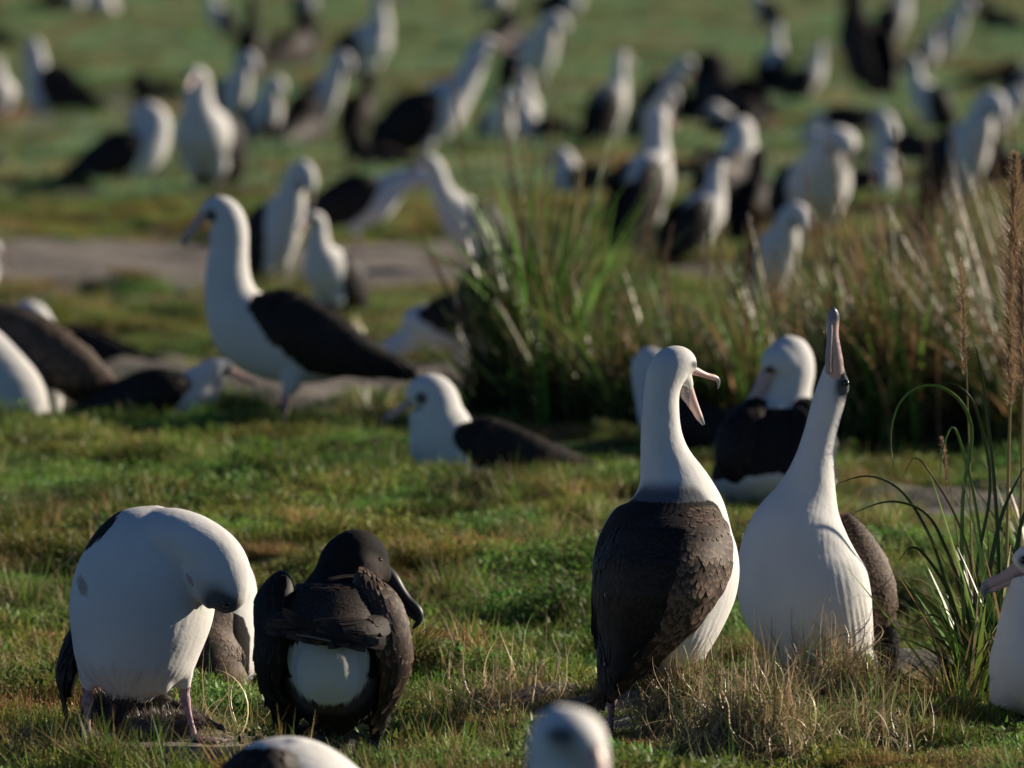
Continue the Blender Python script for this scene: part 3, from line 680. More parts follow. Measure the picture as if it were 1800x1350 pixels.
L = SurfWing(A, [(892, 1100, 1122), (908, 1082, 1126), (940, 1058, 1128), (990, 1043, 1124), (1050, 1038, 1118), (1100, 1040, 1114), (1140, 1046, 1108), (1180, 1052, 1096), (1222, 1052, 1068)], HULL, th=.012, n=80)
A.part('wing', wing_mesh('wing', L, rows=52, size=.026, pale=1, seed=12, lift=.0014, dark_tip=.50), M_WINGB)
L = SurfWing(A, [(882, 1135, 1206), (892, 1118, 1208), (910, 1106, 1208), (950, 1100, 1200), (1000, 1096, 1190), (1050, 1090, 1174), (1100, 1084, 1160), (1150, 1074, 1128), (1200, 1066, 1086)], HULL, th=.014, n=80, off=.008)
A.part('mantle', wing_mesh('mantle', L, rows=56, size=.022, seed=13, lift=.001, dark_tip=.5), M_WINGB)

A.part('tail', tailmesh(A, [(1105, 1130, -.08, 44, .02), (1082, 1180, -.09, 30, .012), (1062, 1232, -.09, 14, .006)]), M_WINGD)
bd = np.array([.62, .62, -.26]); A.part('bill', beak_mesh(A.q(1217, 651, .09), (.52, .40, -.18), (.2, .1, 1), .078, .0125, 'upper', 1.5), M_BEAK)
lm = Loft(A.sec([(1206, 680, .082, 13, .012), (1214, 700, .086, 11, .0115), (1224, 720, .09, 8, .0095), (1233, 738, .092, 5.5, .007), (1238, 746, .093, 2.5, .003)]), n=24, m=14); V, Q, T = lm.mesh()
tm = sstep(.72, .9, np.r_[np.repeat(np.linspace(0, 1, 24), 14), 0, 1]); A.part('lower_bill', mesh_np('lower_bill', V, Q, T, attrs={'tipm': np.c_[tm, tm, tm]}), M_BEAK)
gp = Loft(A.sec([(1203, 676, .070, 8, .008), (1203, 690, .074, 9, .006), (1213, 704, .080, 8, .004), (1226, 728, .088, 2, .002)]), n=16, m=12); V, Q, T = gp.mesh()
A.part('throat_skin', mesh_np('throat', V, Q, T, attrs={'tipm': np.full((len(V), 3), .75)}), M_BEAK)
A.eye(1221, 640.5, .066, .0055)
add_leg(A.root, A.q(1228, 1165, .02), A.q(1230, 1205, .02), A.q(1229, 1275, .02), .0088, .6)
add_leg(A.root, A.q(1078, 1212, -.02), A.q(1076, 1232, -.02), A.q(1071, 1303, -.02), .0085, .3)

# -- B: breast to the camera, bill pointing at the sky
B = Hero(1440, 1222, 'white breasted albatross standing on a straw nest with neck stretched and bill pointing straight up')
bl = B.loft([(1452, 1192, .03, 30, .04), (1452, 1162, .02, 76, .085), (1444, 1120, .0, 94, .10), (1429, 1080, -.01, 110, .105), (1413, 1040, -.01, 117, .105), (1402, 990, .0, 108, .10), (1401, 950, .005, 96, .09),
             (1407, 910, .02, 78, .08), (1418, 870, .03, 55, .065), (1428, 830, .035, 41, .058), (1436, 790, .035, 32, .046), (1446, 745, .035, 28.5, .041), (1457, 705, .035, 29, .042), (1465, 675, .035, 26.5, .038), (1466, 655, .03, 22, .030), (1464.5, 640, .022, 15.5, .021), (1463, 628, .015, 8, .012)], n=110, m=40)
th = [B.loft([(1500, 1130, .0, 34, .05), (1520, 1165, .0, 20, .03), (1527, 1200, .0, 9, .014)], n=14), B.loft([(1400, 1140, .0, 34, .05), (1388, 1170, .0, 20, .03), (1385, 1200, .0, 9, .014)], n=14),
      B.loft([(1484, 690, .02, 7, .02), (1486, 672, .02, 7, .02), (1479, 656, .02, 6, .018)], n=8)]
def mB(P, s, u, wv):
    X, Y = pxmask(B, P)
    G = 1.2 * np.exp(-((X - 1488) / 11) ** 2 - ((Y - 672) / 24) ** 2) + .7 * np.exp(-((X - 1477) / 17) ** 2 - ((Y - 684) / 34) ** 2)
    R = sstep(.05, .12, P[:, 1]) * sstep(900, 930, Y) * sstep(1440, 1470, X)
    return R, np.clip(G, 0, 1), .45 * sstep(1020, 1130, Y) * (np.abs(X - 1425) < 85)  # belly tone stands for dirt and for light bounced up, painted in
B.part('body', body_mesh('body', [bl] + th, .0042, mB, 3), M_PLUME); fringe(B.root, 1600, 2, ln=(.010, .018), srange=(0, .16), lift=.4)
rows = [(1482, 905, .055, 10, .02), (1497, 940, .06, 26, .035), (1516, 985, .065, 40, .045), (1534, 1030, .07, 42, .045), (1548, 1065, .075, 32, .035), (1556, 1088, .08, 16, .02)]
L = Loft(B.sec(rows), hint=(.75, -1, .1), n=60, m=24); B.part('wing', wing_mesh('wing', L, rows=46, size=.020, seed=21, lift=.0016, dark_tip=.95), M_WING)
rows = [(1545, 1070, .09, 14, .02), (1556, 1100, .09, 24, .025), (1560, 1135, .09, 24, .022), (1562, 1165, .09, 15, .012), (1563, 1182, .09, 4, .005)]
L = Loft(B.sec(rows), hint=(.5, -1, 0), n=30, m=20); B.part('wing_tip', wing_mesh('wing_tip', L, rows=10, size=.04, seed=22, dark_tip=0), M_WINGD)
rows = [(1340, 960, .10, 10, .02), (1335, 1010, .11, 24, .035), (1345, 1070, .12, 26, .04), (1370, 1130, .12, 10, .02)]
L = Loft(B.sec(rows), hint=(-.75, -1, .1), n=30, m=18); B.part('wing', wing_mesh('wing', L, rows=12, size=.04, seed=23), M_WING)
def vbeak():
    secs = B.sec([(1467, 668, .022, 17, .02), (1468, 640, .012, 14.5, .018), (1466, 615, .006, 12, .0155), (1463, 590, .004, 10.5, .0135), (1463, 567, .004, 11, .0135), (1464.5, 552, .002, 10, .012), (1464.5, 545, -.002, 6.5, .009), (1463.5, 542.5, -.008, 2.5, .004)])
    V, Q, T = Loft(secs, n=44, m=20).mesh(); zz = B.py - V[:, 2] * B.s
    tm = sstep(575, 556, zz) * .95 + .45 * sstep(8, 12, np.abs(V[:, 0] * B.s + B.px - 1458)) * 0
    V2, Q2, T2 = Loft(B.sec([(1456, 655, -.004, 6, .010), (1456, 625, -.008, 6, .009), (1457.5, 600, -.008, 5, .0075), (1459, 572, -.008, 4, .006), (1460.5, 560, -.006, 1.5, .003)]), n=24, m=12).mesh()
    V_, Q_, T_ = merge([(V, Q, T), (V2, Q2, T2)]); return mesh_np('bill', V_, Q_, T_, attrs={'tipm': np.r_[np.c_[tm, tm, tm], np.full((len(V2), 3), .55)]})
B.part('bill', vbeak(), M_BEAK)
B.eye(1485, 673, -.004, .0088)
add_leg(B.root, B.q(1527, 1190, .0), B.q(1529, 1205, .0), B.q(1528, 1222, .0), .0088, -1.2)
add_leg(B.root, B.q(1385, 1190, .0), B.q(1385, 1205, .0), B.q(1383, 1222, .0), .0088, -1.8)
B.part('tail', tailmesh(B, [(1490, 1120, .16, 30, .02), (1520, 1160, .19, 26, .012), (1540, 1190, .2, 14, .006)]), M_WINGD)

# -- L: preening its breast, head tucked down
Lh = Hero(250, 1300, 'big white albatross bent over preening its own breast, standing over a sooty chick')
bl = Lh.loft([(228, 1222, .0, 40, .05), (232, 1190, .0, 88, .11), (240, 1130, .0, 115, .15), (250, 1060, .0, 128, .165), (262, 1000, .0, 120, .155), (276, 950, .0, 98, .13), (290, 915, .0, 62, .09), (298, 896, .0, 22, .04)], n=70, m=44)
nk = Lh.loft([(262, 955, -.01, 58, .10), (305, 947, -.05, 55, .09), (352, 962, -.085, 53, .078), (385, 990, -.11, 52, .070), (396, 1020, -.125, 50, .062), (398, 1044, -.13, 41, .050), (393, 1061, -.13, 29, .036), (387, 1072, -.128, 14, .018)], n=60, m=36); nk2 = Lh.loft([(345, 985, -.10, 30, .05), (357, 1015, -.115, 28, .045), (370, 1045, -.122, 22, .036), (381, 1066, -.125, 12, .022)], n=24, m=24)
fl_ = [Lh.loft([(232 + dx, 1165, -.04, 34, .06), (234 + dx, 1200, -.05, 24, .04), (236 + dx, 1218, -.05, 8, .02)], n=10) for dx in (-12, 22, 52)]
th = [Lh.loft([(308, 1140, -.02, 44, .06), (322, 1180, -.02, 20, .03), (326, 1212, -.02, 9, .013)], n=14), Lh.loft([(168, 1150, .0, 40, .06), (158, 1190, .0, 20, .03), (154, 1216, .0, 9, .013)], n=14)]
bl.twospine = True
def mL(P, s, u, wv):
    X, Y = pxmask(Lh, P)
    R = sstep(22, -18, (X - np.interp(Y, [880, 925, 975, 1010], [225, 196, 146, 128]))) * sstep(1010, 950, Y)
    nkm = (P[:, 1] < -.09)
    G = 1.35 * np.exp(-((X - 396) / 32) ** 2 - ((Y - 1066) / 20) ** 2) * nkm + .6 * np.exp(-((X - 378) / 28) ** 2 - ((Y - 1042) / 28) ** 2) * nkm
    Bk = .9 * np.exp(-((X - 148 - (Y - 1030) * .25) / 13) ** 2 - ((Y - 1030) / 24) ** 2) * (P[:, 1] < .05) + .42 * sstep(1100, 1190, Y) * (X < 300)  # brown flank stain, then low belly with dirt and painted bounce light
    return R, np.clip(G, 0, 1), Bk
Lh.part('body', body_mesh('body', [bl, nk, nk2] + fl_ + th, .0045, mL, 12), M_PLUME); fringe(Lh.root, 2600, 31, ln=(.012, .024), srange=(0, .17), lift=.5)
rows = [(230, 945, .10, 14, .02), (196, 1000, .13, 24, .03), (168, 1080, .14, 26, .03), (130, 1150, .12, 26, .03), (114, 1200, .11, 18, .02), (116, 1226, .11, 5, .01)]
L = Loft(Lh.sec(rows), hint=(-1, -.5, 0), n=40, m=20); Lh.part('wing', wing_mesh('wing', L, rows=24, size=.035, seed=31, dark_tip=.5), M_WINGD)
Lh.part('bill', beak_mesh(Lh.q(368, 1048, -.09), (-.75, .62, .25), (0, -.3, .9), .09, .012), M_BEAK)
Lh.eye(401, 1061, -.163, .0085)
g_ = Loft(Lh.sec([(332, 1008, -.176, 1.5, .004), (337, 1017, -.180, 4.5, .006), (344, 1029, -.176, 1.5, .004)]), n=10, m=10); V, Q, T = g_.mesh()
Lh.part('bill_edge', mesh_np('gape', V, Q, T, attrs={'tipm': np.zeros((len(V), 3))}), M_BEAK)
add_leg(Lh.root, Lh.q(326, 1205, -.02), Lh.q(326, 1228, -.02), Lh.q(343, 1302, -.02), .0085, -.3)
add_leg(Lh.root, Lh.q(154, 1208, .0), Lh.q(155, 1232, .0), Lh.q(152, 1292, .0), .0095, -.8)

# -- the mate sitting behind it
S2 = Hero(405, 1218, 'seated albatross almost hidden behind the preening one, its grey brown folded wing showing')
bl = S2.loft([(400, 1224, .0, 34, .05), (396, 1180, .0, 60, .12), (399, 1120, .0, 61, .13), (408, 1060, .0, 49, .10), (418, 1030, .0, 34, .07), (412, 1000, .0, 26, .05), (395, 985, .0, 20, .04), (380, 980, .0, 10, .02)], n=60, m=32)
def mS(P, s, u, wv):
    X, Y = pxmask(S2, P); R = sstep(8, -8, X - np.interp(Y, [1060, 1085, 1120, 1180, 1210], [380, 430, 442, 440, 430])) * sstep(1062, 1085, Y); return R, 0 * R, 0 * R
S2.part('body', body_mesh('body', [bl], .006, mS, 3), M_PLUME)
rows = [(404, 1074, -.07, 22, .02), (396, 1088, -.09, 38, .028), (386, 1105, -.105, 47, .03), (380, 1135, -.125, 56, .035), (384, 1165, -.13, 50, .035), (412, 1190, -.12, 30, .02), (432, 1205, -.11, 6, .01)]
L = Loft(S2.sec(rows), hint=(.75, -1, .35), n=50, m=22); S2.part('wing', wing_mesh('wing', L, rows=40, size=.020, seed=33, dark_tip=.95, lift=.0015), M_WING)
rows = [(355, 1150, -.10, 22, .02), (370, 1185, -.115, 30, .03), (395, 1205, -.12, 30, .03), (428, 1217, -.11, 12, .015), (446, 1221, -.10, 3, .006)]
L = Loft(S2.sec(rows), hint=(.1, -1, .1), n=36, m=18); S2.part('wing_tip', wing_mesh('wing_tip', L, rows=18, size=.04, seed=34, dark_tip=.95), M_WING)

# -- C: dark brown albatross from behind
C_ = Hero(600, 1342, 'dark sooty brown albatross seen from behind with white rump and heavy black bill turned right')
bl = C_.loft([(578, 1282, .0, 30, .04), (582, 1255, .0, 60, .08), (585, 1215, -.01, 86, .12), (586, 1165, -.01, 98, .14), (588, 1115, .0, 92, .13), (594, 1070, .02, 80, .11), (604, 1035, .04, 66, .08), (612, 1010, .05, 58, .068), (620, 990, .05, 60, .066), (632, 975, .055, 50, .058), (652, 978, .06, 34, .044), (668, 992, .065, 20, .03), (674, 1002, .07, 9, .016)], n=100, m=40)
hd = C_.loft([(600, 1050, .04, 42, .06), (608, 1025, .045, 52, .066), (620, 1000, .05, 60, .068), (628, 970, .05, 45, .055), (630, 948, .05, 18, .03)], n=30, m=30)
hd2 = C_.loft([(610, 1000, .04, 40, .05), (640, 998, .05, 42, .052), (668, 1010, .06, 26, .036), (680, 1020, .065, 12, .02)], n=24, m=28)
th = [C_.loft([(655, 1205, -.0, 46, .06), (664, 1255, .0, 24, .035), (660, 1296, .0, 9, .013)], n=14), C_.loft([(515, 1205, -.0, 46, .06), (508, 1255, .0, 24, .035), (510, 1296, .0, 9, .013)], n=14)]
und = C_.loft([(580, 1120, -.10, 40, .05), (580, 1165, -.12, 58, .07), (581, 1205, -.11, 56, .06), (583, 1236, -.09, 30, .04)], n=20, m=28)
def mC(P, s, u, wv):
    X, Y = pxmask(C_, P); d = (np.abs((X - 580 + (Y - 1180) * -.05) / (66 - np.clip(Y - 1180, -50, 60) * .25)) ** 2.6 + np.abs((Y - 1176) / 57) ** 2.6) ** (1 / 2.6); W = sstep(1.3, .75, d) * (P[:, 1] < -.03)
    G = .8 * np.exp(-((d - 1.25) / .2) ** 2) * (Y > 1190) * (P[:, 1] < -.03)
    fc = .55 * np.exp(-((X - 655) / 20) ** 2 - ((Y - 985) / 26) ** 2)
    fc2 = 1.2 * np.exp(-((X - 652) / 17) ** 2 - ((Y - 1002) / 30) ** 2) + .9 * np.exp(-((X - 668) / 14) ** 2 - ((Y - 1012) / 22) ** 2); cr = .5 * np.exp(-((X - 671) / 3.5) ** 2 - ((Y - 988) / 5) ** 2) * (P[:, 1] < .05); return 1 - W - .45 * G - cr, np.clip(G + fc2 * (Y < 1045), 0, 1), 0 * X
C_.part('body', body_mesh('body', [bl, hd, hd2, und] + th, .0045, mC, 8), M_DARKP); fringe(C_.root, 5000, 4, white=(.56, .55, .49), dark=(.016, .013, .012), srange=(0, .45), lift=.3, rmin=.5)
rows = [(492, 1016, -.02, 20, .014), (490, 1034, -.05, 32, .03), (484, 1066, -.07, 34, .04), (483, 1110, -.08, 30, .035), (478, 1165, -.085, 25, .03), (482, 1210, -.07, 17, .022), (490, 1248, -.06, 6, .01)]
L = Loft(C_.sec(rows), hint=(-.8, -1, .1), n=50, m=22); C_.part('wing', wing_mesh('wing', L, rows=40, size=.030, seed=41, lift=.0007), M_WINGB)  # blacker feathers than the right wing, painting its shaded side
rows = [(644, 1014, -.02, 24, .014), (650, 1034, -.06, 36, .03), (662, 1062, -.08, 39, .045), (682, 1105, -.09, 36, .04), (692, 1155, -.09, 32, .035), (690, 1200, -.07, 22, .026), (674, 1245, -.05, 8, .012)]
L = Loft(C_.sec(rows), hint=(.8, -1, .1), n=50, m=22); C_.part('wing', wing_mesh('wing', L, rows=42, size=.030, seed=42, dark_tip=.97, lift=.0007), M_WING)  # browner feathers paint this wing as the sunlit one
CH = [(1000, 600, 62, .03, .08), (1030, 596, 80, .02, .12), (1060, 590, 100, .01, .15), (1090, 584, 112, .0, .175), (1130, 580, 120, -.01, .20), (1160, 580, 120, -.02, .21)]
L = SurfWing(C_, [(1026, 520, 640), (1045, 508, 652), (1075, 503, 657), (1095, 502, 658), (1105, 504, 657), (1112, 506, 656)], CH, th=.012, n=60, off=.007)
C_.part('mantle', wing_mesh('mantle', L, rows=26, size=.014, seed=43, dark_tip=.75, lift=.001), M_WINGD)
for k_, rws in enumerate(([(668, 1120, -.17, 16, .02), (630, 1126, -.215, 15, .012), (575, 1119, -.235, 11, .009), (515, 1109, -.225, 4, .004)], [(672, 1100, -.16, 20, .02), (640, 1108, -.21, 20, .012), (590, 1108, -.232, 15, .009), (540, 1104, -.232, 5, .004)], [(478, 1092, -.15, 18, .02), (505, 1102, -.20, 14, .012), (545, 1112, -.232, 10, .008), (600, 1122, -.238, 4, .004)])):
    L = Loft(C_.sec(rws), hint=(.1, -1, .35), n=30, m=18); C_.part('wing_tip', wing_mesh('wing_tip', L, rows=7, size=.045, seed=44 + k_, dark_tip=.9, lift=.0008), M_WINGD)
rows = [(508, 1113, -.228, 1.2, .003), (545, 1118, -.246, 2, .003), (590, 1128, -.246, 2, .003), (640, 1141, -.212, 1, .003)]
V, Q, T = Loft(C_.sec(rows), hint=(0, -1, .2), n=20, m=10).mesh(); C_.part('feather_edge', mesh_np('edge', V, Q, T, attrs={'fc': np.tile((1, 0, .15), (len(V), 1))}), M_WINGD)
C_.part('bill', beak_mesh(C_.q(680, 1014, .065), (.66, -.12, -.75), (.75, 0, .66), .112, .023, 'both', 1.2), M_BEAKD)
C_.eye(665, 984, .024, .008)
add_leg(C_.root, C_.q(660, 1290, .0), C_.q(658, 1310, 0), C_.q(656, 1352, .0), .009, .3, M_LEGD)
add_leg(C_.root, C_.q(510, 1290, .0), C_.q(510, 1310, 0), C_.q(508, 1352, .0), .009, 2.5, M_LEGD)

# -- G: behind the calling pair, back to us and head turned left
G = Hero(1375, 880, 'albatross sitting in shade just behind the pair, black back and head turned left')
bl = G.loft([(1365, 892, .0, 60, .06), (1362, 855, .0, 108, .14), (1362, 800, .0, 98, .17), (1368, 750, .02, 72, .12), (1376, 715, .03, 52, .08), (1382, 680, .03, 45, .07), (1387, 645, .03, 46, .068), (1383, 618, .03, 41, .06), (1378, 600, .03, 28, .042), (1375, 592, .03, 10, .016)], n=70, m=36)
hd = G.loft([(1392, 645, .02, 38, .055), (1370, 640, .0, 38, .05), (1354, 645, -.01, 26, .036), (1346, 652, -.015, 12, .02)], n=24, m=28)
def mG(P, s, u, wv):
    X, Y = pxmask(G, P); R = sstep(708, 728, Y) * sstep(846, 820, Y - .12 * np.abs(X - 1365)) * (P[:, 1] < .08); Gm = 1.1 * np.exp(-(np.hypot(X - 1352, Y - 655) / 12) ** 2); return R, np.clip(Gm, 0, 1), 0 * R
G.part('body', body_mesh('body', [bl, hd], .006, mG, 3), M_PLUME)
for sx in (-1, 1):
    rows = [(1372 + sx * 38, 712, -.02, 20, .03), (1366 + sx * 56, 750, -.07, 38, .05), (1360 + sx * 62, 795, -.10, 42, .055), (1352 + sx * 50, 835, -.10, 24, .035), (1348 + sx * 40, 860, -.08, 6, .01)]
    L = Loft(G.sec(rows), hint=(sx * .7, -1, .1), n=40, m=20); G.part('wing', wing_mesh('wing', L, rows=22, size=.035, seed=50 + sx, lift=.008), M_WINGB)
G.part('bill', beak_mesh(G.q(1350, 655, -.02), (-.52, -.15, -.8), (-.8, 0, .5), .12, .022), M_BEAK)
G.eye(1351, 650, -.045, .009)

# -- Hn: behind the calling bird's neck
Hn = Hero(1215, 800, 'albatross mostly hidden behind the calling bird, its round white head left of that neck')
bl = Hn.loft([(1310, 790, .0, 10, .03), (1280, 770, .0, 36, .09), (1225, 755, .0, 46, .13), (1175, 735, .0, 52, .12), (1155, 695, .0, 40, .08), (1146, 665, .0, 36, .065), (1143, 640, .0, 34, .06), (1140, 620, -.01, 24, .045), (1138, 610, -.01, 10, .02)], n=60, m=32)
def mH(P, s, u, wv):
    X, Y = pxmask(Hn, P); R = sstep(1180, 1200, X); return R, 0 * R, 0 * R
Hn.part('body', body_mesh('body', [bl], .007, mH, 3), M_PLUME)
rows = [(1180, 712, -.10, 14, .03), (1205, 735, -.13, 38, .04), (1245, 758, -.13, 38, .04), (1285, 778, -.1, 22, .03), (1320, 795, -.05, 6, .01)]
L = Loft(Hn.sec(rows), hint=(0, -1, .1), n=36, m=18); Hn.part('wing', wing_mesh('wing', L, rows=14, size=.045, seed=55), M_WINGB)

# -- I: left edge, leaning down out of the picture
I = Hero(60, 748, 'albatross cut by the left edge, brown folded wing and long dark wingtip pointing right')
bl = I.loft([(150, 700, .05, 16, .04), (110, 668, .03, 55, .10), (60, 640, .0, 84, .14), (0, 625, .0, 92, .15), (-60, 640, .0, 80, .13), (-120, 670, .0, 50, .08), (-170, 690, .0, 40, .06), (-215, 700, .0, 30, .04), (-240, 712, .0, 12, .02)], n=60, m=36)
th = [I.loft([(60, 660, -.06, 60, .07), (88, 715, -.06, 26, .04), (100, 755, -.06, 9, .013)], n=14), I.loft([(0, 680, -.05, 70, .08), (10, 730, -.05, 50, .06), (20, 760, -.05, 20, .03)], n=14), I.loft([(100, 680, .04, 45, .06), (125, 712, .04, 24, .035), (118, 740, .04, 9, .013)], n=14)]
th.append(I.loft([(-90, 575, -.17, 40, .06), (-45, 620, -.19, 62, .09), (-8, 668, -.20, 72, .10), (24, 715, -.20, 72, .10), (48, 752, -.19, 52, .08)], n=24, m=28))
def mI(P, s, u, wv):
    X, Y = pxmask(I, P); R = sstep(12, -12, Y - np.interp(X, [-200, -20, 40, 100, 150], [560, 575, 625, 690, 720])) * sstep(-140, -100, X) * sstep(-.2, -.12, P[:, 1]); return R, 0 * R, 0 * R
I.part('body', body_mesh('body', [bl] + th, .006, mI, 3), M_PLUME)
rows = [(-70, 575, -.10, 22, .03), (-10, 592, -.14, 46, .04), (50, 608, -.15, 54, .045), (110, 632, -.14, 48, .04), (160, 655, -.12, 30, .03), (190, 670, -.1, 10, .012)]
L = Loft(I.sec(rows), hint=(.1, -1, .15), n=50, m=22); I.part('wing', wing_mesh('wing', L, rows=40, size=.028, seed=61, dark_tip=.96, lift=.003), M_WING)
rows = [(80, 660, -.12, 18, .02), (140, 676, -.12, 20, .02), (200, 690, -.10, 14, .015), (262, 704, -.08, 4, .006)]
L = Loft(I.sec(rows), hint=(.1, -1, .1), n=30, m=18); I.part('wing_tip', wing_mesh('wing_tip', L, rows=10, size=.06, seed=62, dark_tip=0), M_WINGD)
add_leg(I.root, I.q(100, 745, -.06), I.q(101, 765, -.06), I.q(102, 795, -.06), .009, pi); add_leg(I.root, I.q(20, 745, -.05), I.q(20, 765, -.05), I.q(20, 795, -.05), .009, pi)

# -- N: right edge, head low with bill pointing left
Nn = Hero(1830, 1278, 'albatross entering at the right edge, only its pink bill and white breast in view')
bl = Nn.loft([(1920, 1245, .0, 20, .05), (1880, 1205, .0, 60, .11), (1830, 1180, .0, 90, .13), (1812, 1110, .0, 62, .10), (1814, 1060, .0, 50, .07), (1822, 1020, .0, 46, .06), (1816, 990, .0, 38, .052), (1800, 986, .0, 29, .042), (1787, 996, .0, 15, .028)], n=60, m=34)
br = Nn.loft([(1850, 1140, .0, 74, .11), (1805, 1170, .0, 66, .11), (1782, 1205, .0, 46, .09), (1768, 1245, .0, 30, .06)], n=20, m=28)
def mN(P, s, u, wv):
    X, Y = pxmask(Nn, P); R = sstep(1850, 1870, X) * sstep(1110, 1130, Y); return R, np.clip(1.1 * np.exp(-(np.hypot(X - 1798, Y - 985) / 12) ** 2), 0, 1), 0 * R
Nn.part('body', body_mesh('body', [bl, br], .005, mN, 3), M_PLUME)
Nn.part('bill', beak_mesh(Nn.q(1795, 1001, .0), (-.86, -.1, -.38), (-.35, 0, .9), .094, .023), M_BEAK)
Nn.eye(1799, 984, -.04, .009)
rows = [(1850, 1090, -.10, 20, .03), (1885, 1130, -.12, 45, .04), (1925, 1170, -.1, 30, .03), (1960, 1200, -.08, 6, .01)]
L = Loft(Nn.sec(rows), hint=(0, -1, .1), n=30, m=18); Nn.part('wing', wing_mesh('wing', L, rows=14, size=.04, seed=65), M_WING)

# -- two birds close to the lens, cut by the lower edge
p1 = Vector(((1000 - 900) / 1250, 16.0, float(H(.08, 16.0)) ))
D1 = Hero(0, 0, 'blurred white head with dark eye patch poking up at the bottom edge', plane=(0.082, 16.0, 0.0))
bl = D1.loft([(900, 1750, .2, 60, .08), (940, 1680, .15, 150, .14), (985, 1560, .05, 150, .13), (1000, 1470, .0, 96, .09), (1000, 1400, .0, 76, .07), (998, 1340, .0, 72, .065), (998, 1295, .0, 70, .062), (1000, 1262, -.0, 58, .055), (1004, 1242, -.0, 30, .03)], n=60, m=34)
hd = D1.loft([(990, 1305, .0, 62, .06), (1012, 1300, -.03, 52, .052), (1034, 1318, -.055, 34, .036), (1042, 1332, -.065, 18, .02)], hint=(0, 1, 0), n=24, m=28)
def mD(P, s, u, wv):
    X, Y = pxmask(D1, P); Gm = 1.4 * np.exp(-((X - 985) / 22) ** 2 - ((Y - 1288) / 14) ** 2) * (P[:, 1] < .0) + .55 * np.exp(-((X - 1000) / 50) ** 2 - ((Y - 1318) / 35) ** 2) * (P[:, 1] < .0)
    return sstep(1560, 1600, Y), np.clip(Gm, 0, 1), 0 * X
D1.part('body', body_mesh('body', [bl, hd], .005, mD, 3), M_PLUME)
D1.part('bill', beak_mesh(D1.q(1036, 1322, -.06), (.25, -.45, -.86), (.5, -.6, .5), .12, .024), M_BEAK)
D1.eye(992, 1290, -.064, .010)
for sx in (-1, 1):
    rows = [(990 + sx * 90, 1540, -.05, 30, .03), (970 + sx * 130, 1620, -.02, 60, .05), (940 + sx * 120, 1720, .05, 40, .04), (910 + sx * 90, 1790, .1, 8, .01)]
    L = Loft(D1.sec(rows), hint=(sx, -.6, .1), n=30, m=18); D1.part('wing', wing_mesh('wing', L, rows=10, size=.05, seed=70), M_WINGB)
M2 = Hero(0, 0, 'blurred albatross resting at the bottom edge, only its white and black back showing', plane=(-.405, 20.6, 0.0))
bl = M2.loft([(350, 1440, .0, 14, .04), (400, 1420, .0, 60, .09), (455, 1400, .0, 92, .13), (520, 1392, .0, 98, .14), (580, 1405, .0, 80, .12), (625, 1425, .0, 60, .08), (660, 1450, .0, 50, .06), (690, 1465, .0, 40, .05), (715, 1480, .0, 16, .02)], n=60, m=36)
bp = M2.loft([(500, 1330, -.03, 24, .04), (522, 1310, -.03, 18, .03), (538, 1302, -.03, 5, .01)], n=10, m=16)
def mM(P, s, u, wv):
    X, Y = pxmask(M2, P); return sstep(540, 505, X + (Y - 1330) * -1.2 + 30) * sstep(1308, 1322, Y + np.abs(X - 470) * .0), 0 * X, 0 * X
M2.part('body', body_mesh('body', [bl, bp], .006, mM, 3), M_PLUME)
rows = [(520, 1350, -.10, 16, .02), (470, 1352, -.13, 36, .03), (420, 1385, -.12, 36, .03), (370, 1425, -.08, 10, .012)]
L = Loft(M2.sec(rows), hint=(0, -1, .3), n=30, m=18); M2.part('wing', wing_mesh('wing', L, rows=12, size=.045, seed=72), M_WINGD)
M2.part('bill', beak_mesh(M2.q(712, 1480, .0), (.8, 0, -.6), (.5, 0, .9), .12, .022), M_BEAK)

# -- downy chicks on the ground
def chick(px, py, w, h, label, mat, mat2=None, n=5200, seed=1, lift=0):
    r = np.random.default_rng(seed); K = Hero(px, py, label, 'chick', 'albatross_chick'); s = K.s; W, Hh = w / s / 2, h / s
    bl = Loft([(-W * .98, 0, Hh * .22, .01, .01), (-W * .75, 0, Hh * .35, Hh * .32, W * .5), (-W * .1, 0, Hh * .42, Hh * .42, W * .72), (W * .4, 0, Hh * .46, Hh * .36, W * .55), (W * .65, -.02, Hh * .62, Hh * .26, W * .36), (W * .85, -.03, Hh * .64, Hh * .15, W * .22), (W * .95, -.03, Hh * .6, .008, .01)], n=40, m=26)
    me, co = voxel_union([bl], .006, 2); body = K.part('body', me, mat); me.polygons.foreach_set('use_smooth', np.ones(len(me.polygons), bool))
    nn = np.empty(len(me.vertices) * 3, np.float32); me.vertices.foreach_get('normal', nn) ; nn = nn.reshape(-1, 3)
    k = r.integers(0, len(co), n); N_ = nn[k] + r.normal(0, .45, (n, 3)) + np.array([-.3, 0, -.15]); N_ /= np.linalg.norm(N_, axis=1)[:, None]
    Ln = r.uniform(.008, .026, n); col = np.where(r.random((n, 1)) < .35, np.array([.20, .17, .15]), np.array([.05, .042, .038])) * r.uniform(.7, 1.3, (n, 1))
    if mat2: col = col * 1.9
    az = np.arctan2(N_[:, 1], N_[:, 0]); le = np.arccos(np.clip(N_[:, 2], -1, 1))
    V, Q, C = blades(co[k] - N_ * .002, Ln, np.full(n, .0016), az, le, r.uniform(-.5, 1.2, n), col, 2)
    K.part('down', mesh_np('down', V, Q, attrs={'col': C}), M_STRAW)
    K.part('bill', beak_mesh((W * .93, -.03, Hh * .62), (.9, -.2, -.3), (.2, 0, 1), .045, .010), M_BEAKD)
    return K
chick(225, 1292, 165, 88, 'sooty downy chick huddled between the legs of the preening albatross', M_CHICK, seed=3)
chick(292, 1300, 150, 52, 'brownish downy chick lying flat beside the sooty one by the right leg', M_CHICKL, 1, n=3500, seed=5)
